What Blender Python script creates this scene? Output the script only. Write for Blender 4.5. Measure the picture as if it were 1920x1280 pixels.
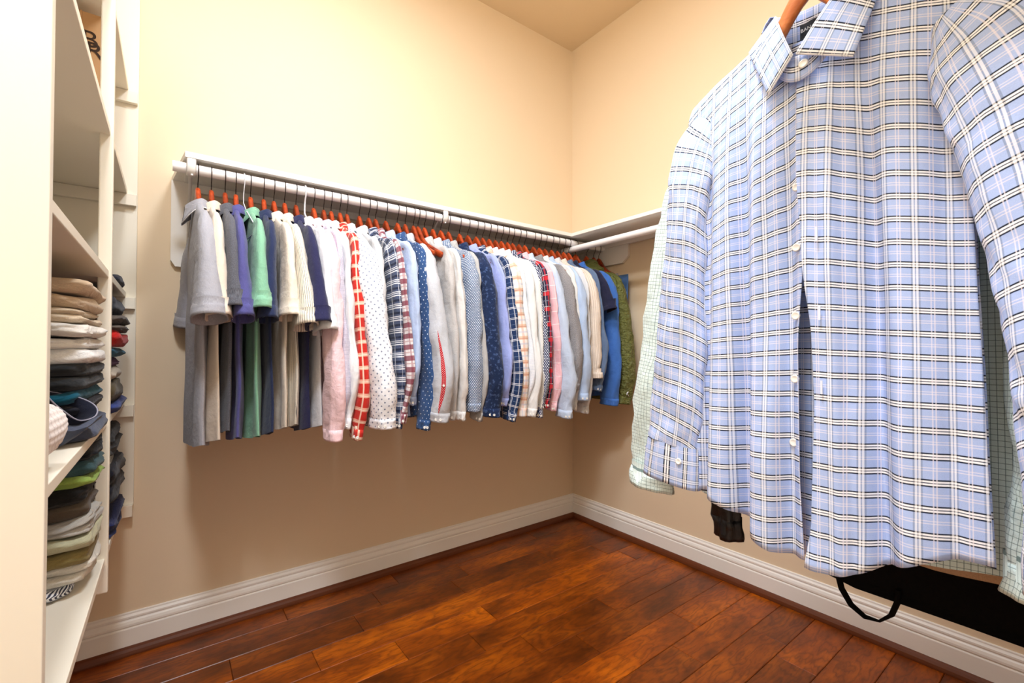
import bpy, bmesh, math, random
from mathutils import Vector, Matrix, noise

for o in list(bpy.data.objects):
    bpy.data.objects.remove(o)
scene = bpy.context.scene
COL = scene.collection
PI = math.pi
R = math.radians

# ------------------------------------------------------------------ camera
cam_data = bpy.data.cameras.new('camera')
cam_data.lens = 850 / 1920 * 36
cam_data.sensor_width = 36
cam_data.clip_start = 0.02
cam = bpy.data.objects.new('camera', cam_data)
COL.objects.link(cam)
cam.location = (-2.105, -2.134, 1.083)
cam.rotation_euler = (R(90.91), 0, R(-37.0))
cam_data.dof.use_dof = True
cam_data.dof.focus_distance = 1.6
cam_data.dof.aperture_fstop = 14.0
scene.camera = cam

# ------------------------------------------------------------------ light
world = bpy.data.worlds.new('world')
scene.world = world
world.use_nodes = True
world.node_tree.nodes['Background'].inputs[0].default_value = (1.0, 0.91, 0.78, 1)
world.node_tree.nodes['Background'].inputs[1].default_value = 1.25


def area(name, loc, size, power, color, rot=(0, 0, 0)):
    l = bpy.data.lights.new(name, 'AREA')
    l.shape = 'DISK'
    l.size = size
    l.energy = power
    l.color = color
    o = bpy.data.objects.new(name, l)
    o.location = loc
    o.rotation_euler = rot
    COL.objects.link(o)
    return o


area('ceiling_light', (-2.20, -1.92, 3.00), 0.36, 44, (0.88, 0.97, 1.09))
area('ceiling_light', (-1.55, -1.20, 3.00), 0.36, 30, (0.88, 0.97, 1.09))

vs = scene.view_settings
vs.view_transform = 'Standard'
vs.look = 'None'
vs.gamma = 1
vs.use_curve_mapping = False
vs.exposure = 0.10

# ------------------------------------------------------------------ helpers


def lin(c):
    out = []
    for v in c[:3]:
        v = v / 255
        out.append(v / 12.92 if v <= 0.04045 else ((v + 0.055) / 1.055) ** 2.4)
    return (out[0], out[1], out[2], 1)


def tag(o, label=None, cat=None, group=None, kind=None):
    if label:
        o['label'] = label
    if cat:
        o['category'] = cat
    if group:
        o['group'] = group
    if kind:
        o['kind'] = kind
    return o


def empty(name, loc=(0, 0, 0), rz=0.0):
    o = bpy.data.objects.new(name, None)
    o.empty_display_size = 0.05
    o.location = loc
    o.rotation_euler = (0, 0, rz)
    COL.objects.link(o)
    return o


def link(name, me, mat=None, parent=None):
    o = bpy.data.objects.new(name, me)
    COL.objects.link(o)
    if mat is not None:
        me.materials.clear()
        me.materials.append(mat)
    if parent is not None:
        o.parent = parent
    return o


class MB:
    """collects shapes into one mesh, with a UV map in metres"""

    def __init__(self):
        self.v, self.f, self.uv, self.sm = [], [], [], []

    def add(self, verts, faces, uvs=None, smooth=True):
        n = len(self.v)
        self.v += [tuple(p) for p in verts]
        for k, f in enumerate(faces):
            self.f.append([i + n for i in f])
            if uvs is None:
                self.uv.append([(verts[i][0] + verts[i][1], verts[i][2]) for i in f])
            else:
                self.uv.append(uvs[k])
            self.sm.append(smooth)
        return self

    def box(self, x0, x1, y0, y1, z0, z1, bev=0.0):
        bm = bmesh.new()
        bmesh.ops.create_cube(bm, size=1)
        for v in bm.verts:
            v.co = Vector(((x0 + x1) / 2 + v.co.x * (x1 - x0), (y0 + y1) / 2 + v.co.y * (y1 - y0), (z0 + z1) / 2 + v.co.z * (z1 - z0)))
        if bev:
            bmesh.ops.bevel(bm, geom=list(bm.edges), offset=bev, segments=2, profile=0.5, affect='EDGES')
        bm.verts.index_update()
        self.add([v.co[:] for v in bm.verts], [[v.index for v in f.verts] for f in bm.faces], smooth=False)
        bm.free()
        return self

    def grid(self, P, closed=False, UV=None, smooth=True):
        """P[row][col] points"""
        nr, nc = len(P), len(P[0])
        verts = [p for r in P for p in r]
        if UV is None:
            UV = [[None] * (nc + 1) for _ in range(nr)]
            vacc = 0.0
            for r in range(nr):
                if r:
                    vacc -= (Vector(P[r][0]) - Vector(P[r - 1][0])).length
                ua = 0.0
                for c in range(nc + 1):
                    UV[r][c] = (ua, vacc)
                    if c < nc:
                        ua += (Vector(P[r][(c + 1) % nc]) - Vector(P[r][c])).length
        faces, uvs = [], []
        for r in range(nr - 1):
            for c in range(nc if closed else nc - 1):
                d = (c + 1) % nc
                faces.append([r * nc + c, r * nc + d, (r + 1) * nc + d, (r + 1) * nc + c])
                uvs.append([UV[r][c], UV[r][c + 1], UV[r + 1][c + 1], UV[r + 1][c]])
        self.add(verts, faces, uvs, smooth)
        return self

    def cap(self, loop, flip=False):
        c = Vector((0, 0, 0))
        for p in loop:
            c += Vector(p)
        c /= len(loop)
        n = len(loop)
        fs = [[i, (i + 1) % n, n] if not flip else [(i + 1) % n, i, n] for i in range(n)]
        self.add(list(loop) + [c[:]], fs)
        return self

    def tube(self, pts, r, n=8, caps=True, r2=None, side=None):
        """round or elliptical tube along pts; r may be a list"""
        rows = []
        m = len(pts)
        pts = [Vector(p) for p in pts]
        prev = None
        for i in range(m):
            t = (pts[min(i + 1, m - 1)] - pts[max(i - 1, 0)]).normalized()
            if side is not None:
                b = Vector(side)
                a = b.cross(t).normalized()
                b = t.cross(a)
            else:
                if prev is None:
                    a = t.orthogonal().normalized()
                else:
                    a = (prev - t * prev.dot(t)).normalized()
                b = t.cross(a)
            prev = a
            ra = r[i] if isinstance(r, (list, tuple)) else r
            rb = (r2[i] if isinstance(r2, (list, tuple)) else r2) if r2 is not None else ra
            rows.append([(pts[i] + a * ra * math.cos(2 * PI * k / n) + b * rb * math.sin(2 * PI * k / n))[:] for k in range(n)])
        self.grid(rows, True)
        if caps:
            self.cap(rows[0], True)
            self.cap(rows[-1])
        return self

    def prism(self, poly, axis, lo, hi):
        """extrude a 2-D outline; axis 'x': outline (y,z); 'y': (x,z); 'z': (x,y)"""
        def p3(q, h):
            return {'x': (h, q[0], q[1]), 'y': (q[0], h, q[1]), 'z': (q[0], q[1], h)}[axis]
        n = len(poly)
        v = [p3(q, lo) for q in poly] + [p3(q, hi) for q in poly]
        f = [list(range(n))[::-1], [i + n for i in range(n)]]
        f += [[i, (i + 1) % n, (i + 1) % n + n, i + n] for i in range(n)]
        self.add(v, f, smooth=False)
        return self

    def mesh(self, name):
        me = bpy.data.meshes.new(name)
        me.from_pydata(self.v, [], self.f)
        uvl = me.uv_layers.new(name='UVMap')
        flat = []
        for u in self.uv:
            for q in u:
                flat += [q[0], q[1]]
        uvl.data.foreach_set('uv', flat)
        me.polygons.foreach_set('use_smooth', self.sm)
        bm = bmesh.new()
        bm.from_mesh(me)
        bmesh.ops.recalc_face_normals(bm, faces=bm.faces)
        bm.to_mesh(me)
        bm.free()
        me.update()
        return me

    def build(self, name, mat=None, parent=None):
        return link(name, self.mesh(name), mat, parent)


def smooth(a, b, x):
    t = max(0.0, min(1.0, (x - a) / (b - a)))
    return t * t * (3 - 2 * t)


def lerp(a, b, t):
    return a + (b - a) * t


def interp(tab, x):
    if x <= tab[0][0]:
        return tab[0][1]
    for (x0, y0), (x1, y1) in zip(tab, tab[1:]):
        if x <= x1:
            t = (x - x0) / (x1 - x0)
            return lerp(y0, y1, t * t * (3 - 2 * t) * 0.5 + t * 0.5)
    return tab[-1][1]


def nz(x, y=0.0, z=0.0):
    return noise.noise(Vector((x, y, z)))


# ------------------------------------------------------------------ materials
MATS = {}


class NT:
    def __init__(self, name, rough=0.8, spec=0.3):
        self.m = bpy.data.materials.new(name)
        self.m.use_nodes = True
        self.t = self.m.node_tree
        self.b = self.t.nodes['Principled BSDF']
        self.b.inputs['Roughness'].default_value = rough
        self.b.inputs['Specular IOR Level'].default_value = spec

    def n(self, typ, **kw):
        x = self.t.nodes.new(typ)
        for k, v in kw.items():
            setattr(x, k, v)
        return x

    def l(self, a, b):
        self.t.links.new(a, b)

    def val(self, sock, v):
        if hasattr(v, 'is_linked') or hasattr(v, 'links'):
            self.l(v, sock)
        else:
            sock.default_value = v

    def math(self, op, a, b=0.0):
        x = self.n('ShaderNodeMath', operation=op)
        self.val(x.inputs[0], a)
        self.val(x.inputs[1], b)
        return x.outputs[0]

    def mix(self, fac, a, b):
        x = self.n('ShaderNodeMix', data_type='RGBA')
        self.val(x.inputs[0], fac)
        self.val(x.inputs[6], a)
        self.val(x.inputs[7], b)
        return x.outputs[2]

    def noise(self, vec, scale, detail=3, rough=0.6):
        x = self.n('ShaderNodeTexNoise')
        x.inputs['Scale'].default_value = scale
        x.inputs['Detail'].default_value = detail
        x.inputs['Roughness'].default_value = rough
        if vec is not None:
            self.l(vec, x.inputs['Vector'])
        return x.outputs['Fac']

    def mapv(self, vec, scale=(1, 1, 1), loc=(0, 0, 0), rot=(0, 0, 0)):
        x = self.n('ShaderNodeMapping')
        x.inputs['Scale'].default_value = scale
        x.inputs['Location'].default_value = loc
        x.inputs['Rotation'].default_value = rot
        self.l(vec, x.inputs['Vector'])
        return x.outputs[0]

    def ramp(self, fac, stops):
        x = self.n('ShaderNodeValToRGB')
        el = x.color_ramp.elements
        el[0].position, el[0].color = stops[0]
        el[1].position, el[1].color = stops[1]
        for p, c in stops[2:]:
            e = el.new(p)
            e.color = c
        self.l(fac, x.inputs[0])
        return x.outputs[0]

    def bump(self, h, strength=0.2, dist=0.002):
        x = self.n('ShaderNodeBump')
        x.inputs['Strength'].default_value = strength
        x.inputs['Distance'].default_value = dist
        self.l(h, x.inputs['Height'])
        self.l(x.outputs[0], self.b.inputs['Normal'])

    def color(self, c):
        self.val(self.b.inputs['Base Color'], c)


def pos(nt):
    return nt.n('ShaderNodeNewGeometry').outputs['Position']


def objc(nt):
    return nt.n('ShaderNodeTexCoord').outputs['Object']


def paint(name, rgb, rough=0.6, var=0.03, bump=0.08, scale=180):
    if name in MATS:
        return MATS[name]
    nt = NT(name, rough, 0.35)
    p = pos(nt)
    c = lin(rgb)
    d = (c[0] * (1 - var * 2), c[1] * (1 - var * 2), c[2] * (1 - var * 2), 1)
    nt.color(nt.mix(nt.noise(p, 2.0, 4), d, c))
    nt.bump(nt.noise(p, scale, 2), bump, 0.001)
    MATS[name] = nt.m
    return nt.m


def plain(name, rgb, rough=0.5, spec=0.4, metal=0.0, var=0.06):
    if name in MATS:
        return MATS[name]
    nt = NT(name, rough, spec)
    c = lin(rgb)
    d = tuple(v * (1 - var * 2) for v in c[:3]) + (1,)
    nt.color(nt.mix(nt.noise(objc(nt), 40, 2), d, c))
    nt.b.inputs['Metallic'].default_value = metal
    MATS[name] = nt.m
    return nt.m


def hanger_wood(name, dark, light):
    if name in MATS:
        return MATS[name]
    nt = NT(name, 0.28, 0.5)
    info = nt.n('ShaderNodeObjectInfo').outputs['Random']
    v = nt.mapv(objc(nt), (12, 90, 90))
    g = nt.noise(v, 1.0, 4, 0.65)
    base = nt.ramp(g, [(0.3, lin(dark)), (0.72, lin(light))])
    dk = nt.n('ShaderNodeHueSaturation')
    nt.l(base, dk.inputs['Color'])
    nt.l(nt.math('ADD', nt.math('MULTIPLY', info, 0.45), 0.72), dk.inputs['Value'])
    nt.color(dk.outputs[0])
    MATS[name] = nt.m
    return nt.m


def plank_mat():
    nt = NT('floor_wood', 0.33, 0.45)
    info = nt.n('ShaderNodeObjectInfo').outputs['Random']
    p = pos(nt)
    off = nt.n('ShaderNodeCombineXYZ')
    nt.l(nt.math('MULTIPLY', info, 31.0), off.inputs[0])
    nt.l(nt.math('MULTIPLY', info, 17.0), off.inputs[1])
    add = nt.n('ShaderNodeVectorMath', operation='ADD')
    nt.l(p, add.inputs[0])
    nt.l(off.outputs[0], add.inputs[1])
    q = add.outputs[0]
    # flowing figure: warped rings along the board
    blot = nt.noise(nt.mapv(q, (3.2, 7.5, 1)), 1.0, 5, 0.6)
    warp = nt.noise(nt.mapv(q, (4, 14, 1)), 1.0, 3, 0.5)
    rings = nt.math('FRACT', nt.math('MULTIPLY', warp, 9.0))
    ringl = nt.math('POWER', nt.math('ABSOLUTE', nt.math('SUBTRACT', rings, 0.5)), 2.0)
    grain = nt.noise(nt.mapv(q, (26, 210, 1)), 1.0, 4, 0.7)
    c = nt.ramp(blot, [(0.28, lin((68, 33, 14))), (0.5, lin((144, 73, 35))), (0.72, lin((194, 112, 64)))])
    c = nt.mix(nt.math('MULTIPLY', ringl, 2.2), c, lin((80, 36, 15)))
    c = nt.mix(nt.math('MULTIPLY', nt.math('GREATER_THAN', grain, 0.58), 0.35), c, lin((78, 34, 14)))
    hs = nt.n('ShaderNodeHueSaturation')
    nt.l(c, hs.inputs['Color'])
    nt.l(nt.math('ADD', nt.math('MULTIPLY', info, 0.62), 0.62), hs.inputs['Value'])
    hs.inputs['Saturation'].default_value = 1.14
    nt.color(hs.outputs[0])
    nt.val(nt.b.inputs['Roughness'], nt.math('ADD', nt.math('MULTIPLY', blot, 0.2), 0.25))
    nt.bump(nt.math('ADD', grain, nt.math('MULTIPLY', warp, 1.5)), 0.10, 0.002)
    return nt.m


def fabric(name, spec, rough=0.9):
    """spec: dict base, heather, weave, lines=[(axis, period, offset, width, rgb, alpha)], dots=(period, radius, rgb)"""
    if name in MATS:
        return MATS[name]
    nt = NT(name, spec.get('rough', rough), spec.get('spec', 0.15))
    uv = nt.n('ShaderNodeTexCoord').outputs['UV']
    sep = nt.n('ShaderNodeSeparateXYZ')
    nt.l(uv, sep.inputs[0])
    ax = {'u': sep.outputs[0], 'v': sep.outputs[1]}
    c = lin(spec['base'])
    h = spec.get('heather', 0.10)
    d = tuple(max(0.0, v * (1 - h * 2.2)) for v in c[:3]) + (1,)
    fine = nt.noise(uv, spec.get('hscale', 520), 3, 0.75)
    fr = nt.ramp(fine, [(0.35, (0, 0, 0, 1)), (0.65, (1, 1, 1, 1))])
    col = nt.mix(fr, d, c)
    if 'blotch' in spec:
        b = nt.noise(uv, spec['blotch'][0], 2)
        br = nt.ramp(b, [(spec['blotch'][2], (0, 0, 0, 1)), (spec['blotch'][2] + 0.05, (1, 1, 1, 1))])
        col = nt.mix(br, col, lin(spec['blotch'][1]))
    for (a, period, off, width, rgb, alpha) in spec.get('lines', []):
        fr_ = nt.math('FRACT', nt.math('DIVIDE', nt.math('ADD', ax[a], 20.0 - off + period * 0.0), period))
        msk = nt.math('MULTIPLY', nt.math('LESS_THAN', fr_, width / period), alpha)
        col = nt.mix(msk, col, lin(rgb))
    if 'dots' in spec:
        per, rad, rgb = spec['dots']
        ms = []
        for sh in (0.0, 0.5):
            fu = nt.math('SUBTRACT', nt.math('FRACT', nt.math('ADD', nt.math('DIVIDE', ax['u'], per), 50 + sh)), 0.5)
            fv = nt.math('SUBTRACT', nt.math('FRACT', nt.math('ADD', nt.math('DIVIDE', ax['v'], per), 50 + sh)), 0.5)
            r2 = nt.math('ADD', nt.math('MULTIPLY', fu, fu), nt.math('MULTIPLY', fv, fv))
            ms.append(nt.math('LESS_THAN', r2, (rad / per) ** 2))
        col = nt.mix(nt.math('MAXIMUM', ms[0], ms[1]), col, lin(rgb))
    nt.color(col)
    wv = nt.noise(uv, spec.get('wscale', 900), 2)
    wr = nt.noise(uv, spec.get('wrinkle', 28), 3)
    nt.bump(nt.math('ADD', nt.math('MULTIPLY', wv, 0.25), nt.math('MULTIPLY', wr, spec.get('wamp', 2.2))), spec.get('bump', 0.5), 0.004)
    nt.b.inputs['Sheen Weight'].default_value = spec.get('sheen', 0.15)
    MATS[name] = nt.m
    return nt.m


M_WALL = paint('wall_paint', (232, 211, 180), 0.7, 0.02, 0.15, 260)
M_CEIL = paint('ceiling_paint', (222, 197, 160), 0.8, 0.02, 0.15, 260)
M_WHITE = paint('white_trim_paint', (243, 238, 230), 0.4, 0.01, 0.03, 90)
M_CREAM = paint('cream_melamine', (240, 231, 212), 0.45, 0.015, 0.02, 60)
M_ROD = paint('white_rod_paint', (246, 242, 240), 0.3, 0.01, 0.02, 60)
M_FLOOR = plank_mat()
M_GAP = plain('floor_gap', (40, 20, 10), 0.9)
M_SHOE = paint('shoe_mould_wood', (112, 58, 30), 0.4, 0.2, 0.1, 90)
M_HANG = hanger_wood('cherry_hanger_wood', (122, 36, 12), (196, 80, 32))
M_HANGL = hanger_wood('light_hanger_wood', (190, 96, 40), (226, 140, 74))
M_HOOK = plain('dark_hook_metal', (46, 34, 30), 0.35, 0.6, 0.8)
M_WIRE = plain('white_wire', (240, 240, 244), 0.4)
M_BTN = plain('pearl_button', (246, 244, 238), 0.25, 0.6)
M_BTND = plain('dark_button', (60, 58, 60), 0.35, 0.5)
M_STEEL = plain('white_bracket_metal', (242, 238, 232), 0.35)

# ------------------------------------------------------------------ the room
X_LEFT, Y_FRONT, H = -2.62, -2.16, 3.048

b = MB().box(X_LEFT - 0.1, 0.1, 0.0, 0.1, -0.02, H)
tag(b.build('wall_back', M_WALL), 'cream painted back wall behind the long row of hung shirts', kind='structure')
b = MB().box(0.0, 0.1, Y_FRONT - 0.1, 0.1, -0.02, H)
tag(b.build('wall_right', M_WALL), 'cream painted right wall with shelf and empty rod', kind='structure')
b = MB().box(X_LEFT - 0.1, X_LEFT, Y_FRONT - 0.1, 0.1, -0.02, H)
tag(b.build('wall_left', M_WALL), 'cream painted left wall behind the shelving unit', kind='structure')
b = MB().box(-1.62, 0.1, Y_FRONT - 0.1, Y_FRONT, -0.02, H)
b.box(X_LEFT - 0.1, -1.62, Y_FRONT - 0.1, Y_FRONT, 2.25, H)
tag(b.build('wall_front', M_WALL), 'cream painted wall with the doorway, behind the viewer', kind='structure')
b = MB().box(X_LEFT - 0.1, 0.1, Y_FRONT - 0.1, 0.1, H, H + 0.1)
tag(b.build('ceiling', M_CEIL), 'tan painted ceiling above the closet corner', kind='structure')

# floor: base with every board as its own piece
floor = MB().box(X_LEFT - 0.1, 0.1, Y_FRONT - 1.2, 0.1, -0.06, -0.008).build('floor', M_GAP)
tag(floor, 'reddish brown hardwood floor of narrow boards', kind='structure')
rnd = random.Random(11)
PW = 0.1265
fixed = {0: [-0.42, -1.25, -1.72], 1: [-0.95, -1.38], 2: [-0.52, -1.05, -1.50, -1.93], 3: [-0.25, -1.69], 4: [-0.18, -1.05, -1.43], 5: [-1.19, -1.9],
         6: [-0.62, -1.04, -1.75], 7: [-0.87, -1.6], 8: [-0.45, -1.3], 9: [-0.63, -1.5]}
row = 0
y1 = -0.009 + PW
while y1 > Y_FRONT - 1.1:
    y0 = y1 - PW
    if row - 1 in fixed:
        cuts = [0.02] + fixed[row - 1] + [X_LEFT - 0.02]
    else:
        cuts = [0.02]
        x = -rnd.uniform(0.25, 0.9)
        while x > X_LEFT + 0.2:
            cuts.append(x)
            x -= rnd.uniform(0.35, 0.95)
        cuts.append(X_LEFT - 0.02)
    for xa, xb in zip(cuts, cuts[1:]):
        hgt = rnd.uniform(-0.0004, 0.0004)
        g = 0.0006
        p = MB()
        x0, x1, ya, yb, zt, bv = xb + g, xa - g, y0 + g, min(y1 - g, 0.015), hgt, 0.0018
        v = [(x0, ya, -0.012), (x1, ya, -0.012), (x1, yb, -0.012), (x0, yb, -0.012),
             (x0, ya, zt - bv), (x1, ya, zt - bv), (x1, yb, zt - bv), (x0, yb, zt - bv),
             (x0 + bv, ya + bv, zt), (x1 - bv, ya + bv, zt), (x1 - bv, yb - bv, zt), (x0 + bv, yb - bv, zt)]
        f = [[0, 1, 5, 4], [1, 2, 6, 5], [2, 3, 7, 6], [3, 0, 4, 7], [4, 5, 9, 8], [5, 6, 10, 9], [6, 7, 11, 10], [7, 4, 8, 11], [8, 9, 10, 11]]
        p.add(v, f, smooth=False)
        p.build('plank', M_FLOOR, floor)
    y1 = y0
    row += 1

# baseboards with a moulded profile, and the wooden shoe mould
BB = [(0, 0.0), (0.016, 0.0), (0.016, 0.086), (0.0145, 0.089), (0.0125, 0.0895), (0.0125, 0.0925), (0.0155, 0.096), (0.0155, 0.103), (0.0125, 0.112), (0.009, 0.116), (0.0085, 0.119),
      (0.0105, 0.122), (0.0105, 0.128), (0.0075, 0.132), (0.0055, 0.135), (0.0055, 0.1395), (0.004, 0.142), (0, 0.142)]
b = MB().prism([(-d, z) for d, z in BB], 'x', X_LEFT, 0.0)
tag(b.build('baseboard_back', M_WHITE), 'white moulded baseboard along the back wall', kind='structure')
b = MB().prism([(-d, z) for d, z in BB], 'y', Y_FRONT, 0.0)
tag(b.build('baseboard_right', M_WHITE), 'white moulded baseboard along the right wall', kind='structure')
SH = [(0.016, 0.0), (0.034, 0.0), (0.034, 0.006), (0.032, 0.015), (0.027, 0.023), (0.021, 0.027), (0.016, 0.028)]
b = MB().prism([(-d, z) for d, z in SH], 'x', X_LEFT, -0.016)
tag(b.build('trim_1', M_SHOE), 'brown wooden shoe mould at the foot of the back baseboard', kind='structure')
b = MB().prism([(-d, z) for d, z in SH], 'y', Y_FRONT, -0.016)
tag(b.build('trim_2', M_SHOE), 'brown wooden shoe mould at the foot of the right baseboard', kind='structure')

# ------------------------------------------------------------------ wall shelves, cleats, brackets, rods
ZS = 1.7336          # top of the wall shelves
ST = 0.0185
D = 0.305
ROD_Y, ROD_Z = -0.280, 1.685
RR = 0.0172


def bracket(parent, x):
    """white metal shelf-and-rod bracket in the plane x, facing the room"""
    w = 0.0135
    m = MB()
    m.box(x - w, x + w, -0.006, 0.0, 1.44, ZS - ST, 0.001)            # wall leg
    m.box(x - w, x + w, -D + 0.012, -0.004, ZS - ST - 0.004, ZS - ST, 0.001)  # top leg
    m.tube([(x, -0.006, 1.47), (x, -0.10, 1.56), (x, -0.20, 1.665), (x, -0.243, 1.697)], 0.009, 6, r2=0.004)
    pts = []
    for k in range(13):
        a = R(120 + k * 20)
        pts.append((x, ROD_Y - math.cos(a) * -(RR + 0.004), ROD_Z + math.sin(a) * (RR + 0.004)))
    lo = [(x, ROD_Y - 0.0215, ZS - ST), (x, ROD_Y - 0.0225, ROD_Z + 0.01), (x, ROD_Y - 0.0215, ROD_Z - 0.008), (x, ROD_Y - 0.010, ROD_Z - 0.020), (x, ROD_Y + 0.008, ROD_Z - 0.021), (x, ROD_Y + 0.021, ROD_Z - 0.008), (x, ROD_Y + 0.030, ROD_Z + 0.012)]
    m.tube(lo, 0.0022, 8, r2=w, side=(1, 0, 0))
    o = m.build('bracket', M_STEEL, parent)
    MB().tube([(x + 0.002, ROD_Y - 0.012, ROD_Z - 0.0205), (x + 0.002, ROD_Y - 0.013, ROD_Z - 0.0255)], 0.0035, 8).build('screw', M_STEEL, o)
    return o


XE = -2.072
sh = empty('wall_shelf', (0, 0, 0))
tag(sh, 'long white wall shelf above the row of hung shirts', 'shelf', 'white shelves above the rods')
MB().prism([(XE, -D), (-0.001, -D), (-0.001, -0.001), (XE - 0.034, -0.001)], 'z', ZS - ST, ZS).build('board', M_WHITE, sh)
MB().box(-2.03, -0.02, -0.0195, -0.001, ZS - ST - 0.032, ZS - ST - 0.0005, 0.001).build('cleat', M_WHITE, sh)
bracket(sh, -2.055)
bracket(sh, -1.103)
MB().prism([(-2.108, ZS - ST), (-2.108, 1.415), (-2.094, 1.392), (-2.044, 1.392), (-2.030, 1.415), (-2.030, ZS - ST)], 'y', -0.0205, -0.0008).build('wall_plate', M_WHITE, sh)

sh2 = empty('wall_shelf', (0, 0, 0))
tag(sh2, 'white wall shelf above the empty rod on the right wall', 'shelf', 'white shelves above the rods')
MB().box(-D, -0.001, Y_FRONT + 0.002, -D - 0.0006, ZS - ST, ZS, 0.0012).build('board', M_WHITE, sh2)
MB().box(-0.0195, -0.001, Y_FRONT + 0.002, -0.022, ZS - ST - 0.030, ZS - ST - 0.0005, 0.001).build('cleat', M_WHITE, sh2)
MB().prism([(-0.022, ZS - ST - 0.031), (-0.022, 1.58), (-0.425, 1.58), (-0.468, 1.615), (-0.468, ZS - ST - 0.031)], 'x', -0.0195, -0.0008).build('wall_plate', M_WHITE, sh2)

sh3 = empty('wall_shelf', (0, 0, 0))
tag(sh3, 'white wall shelf above the rod with the blue plaid shirt', 'shelf', 'white shelves above the rods')
MB().box(-1.60, -D - 0.001, Y_FRONT + 0.001, Y_FRONT + D, ZS - ST, ZS, 0.0012).build('board', M_WHITE, sh3)
MB().box(-1.60, -0.02, Y_FRONT + 0.001, Y_FRONT + 0.0195, ZS - ST - 0.088, ZS - ST - 0.0005, 0.001).build('cleat', M_WHITE, sh3)

r = MB().tube([(-2.105, ROD_Y, ROD_Z), (-1.0, ROD_Y, ROD_Z), (-0.0205, ROD_Y, ROD_Z)], RR, 24).build('closet_rod', M_ROD)
tag(r, 'white rod on the back wall carrying the crowded row of shirts', 'rod', 'white closet rods')
r = MB().tube([(-0.275, -0.205, 1.650), (-0.275, -1.0, 1.650), (-0.275, Y_FRONT + 0.02, 1.650)], RR, 24).build('closet_rod', M_ROD)
tag(r, 'bare white rod along the right wall', 'rod', 'white closet rods')
FR_Y, FR_Z = -1.876, 1.685
r = MB().tube([(-1.60, FR_Y, FR_Z), (-1.0, FR_Y, FR_Z), (-0.31, FR_Y, FR_Z)], RR, 24).build('closet_rod', M_ROD)
tag(r, 'white rod carrying the blue plaid shirt in the foreground', 'rod', 'white closet rods')

# ------------------------------------------------------------------ shelving unit on the left wall
UX = -2.233
su = empty('shelving_unit', (UX, -0.7, 0.5))
tag(su, 'tall cream shelving unit on the left holding folded clothes', 'shelving unit')
su.location = (0, 0, 0)
Y_N = -1.305          # near side panel
SHELF_Z = [2.02, 1.652, 1.284, 0.903, 0.550]
MB().box(X_LEFT + 0.001, UX + 0.004, Y_N - 0.02, Y_N, 0.25, 2.75, 0.0015).build('side_panel', M_CREAM, su)
MB().box(X_LEFT + 0.001, UX + 0.028, -0.02, -0.001, 0.525, 2.60, 0.0015).build('end_panel', M_CREAM, su)
for k, z in enumerate(SHELF_Z):
    MB().box(X_LEFT + 0.001, UX, Y_N + 0.001, -0.021, z - 0.019, z, 0.0015).build('shelf', M_CREAM, su)
    MB().box(X_LEFT + 0.02, UX + 0.026, -0.040, -0.0205, z - 0.060, z - 0.0195, 0.001).build('cleat', M_CREAM, su)
    MB().box(X_LEFT + 0.02, UX - 0.06, Y_N + 0.001, Y_N + 0.02, z - 0.060, z - 0.0195, 0.001).build('cleat', M_CREAM, su)
MB().box(UX - 0.022, UX + 0.006, -0.585, -0.566, 0.462, 2.70, 0.003).build('front_post', M_CREAM, su)

# ------------------------------------------------------------------ hangers


def hanger_top(u, bell=0.050, slope=0.47):
    u = abs(u)
    return -0.058 - bell * (1 - math.exp(-(u / 0.044) ** 2)) - slope * u


def make_hanger_meshes(bell=0.050, slope=0.47):
    m = MB()
    rows = []
    us = [-0.212, -0.208, -0.19, -0.15, -0.11, -0.085, -0.065, -0.05, -0.04, -0.03, -0.02, -0.01, 0]
    us = us + [-u for u in us[::-1][1:]]
    for u in us:
        hh = 0.0155 + 0.004 * math.exp(-(u / 0.05) ** 2)
        if abs(u) > 0.2:
            hh *= 0.75 if abs(u) < 0.21 else 0.35
        tw = 0.0080
        if abs(u) > 0.21:
            tw *= 0.5
        zc = hanger_top(u, bell, slope) - hh
        wc = 0.0
        row_ = []
        for k in range(12):
            a = 2 * PI * k / 12
            ca, sa = math.cos(a), math.sin(a)
            row_.append((u, wc + tw * math.copysign(abs(ca) ** 0.6, ca), zc + hh * math.copysign(abs(sa) ** 0.75, sa)))
        rows.append(row_)
    m.grid(rows, True)
    m.cap(rows[0], True)
    m.cap(rows[-1])
    body = m.mesh('hanger_body')
    hk = [(0, 0, -0.075), (0, 0, -0.050), (0.002, 0, -0.042), (0.008, 0, -0.034), (0.016, 0, -0.022)]
    for k in range(11):
        a = R(-25 + k * 21)
        hk.append((0.0205 * math.cos(a), 0, 0.0205 * math.sin(a) - 0.0005))
    hook = MB().tube(hk, 0.0016, 6).mesh('hanger_hook')
    return body, hook


HB, HK = make_hanger_meshes()
HB.materials.append(M_HANG)
HK.materials.append(M_HOOK)
HBL = make_hanger_meshes(0.056, 0.56)[0]
HBL.materials.append(M_HANGL)
BACK_ROT = -PI / 2


def wood_hanger(loc, rz, label, group, mesh=None):
    t = empty('wooden_hanger', loc, rz)
    tag(t, label, 'hanger', group)
    a = bpy.data.objects.new('hanger_body', mesh or HB)
    COL.objects.link(a)
    a.parent = t
    c = bpy.data.objects.new('hook', HK)
    COL.objects.link(c)
    c.parent = t
    return t


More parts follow.
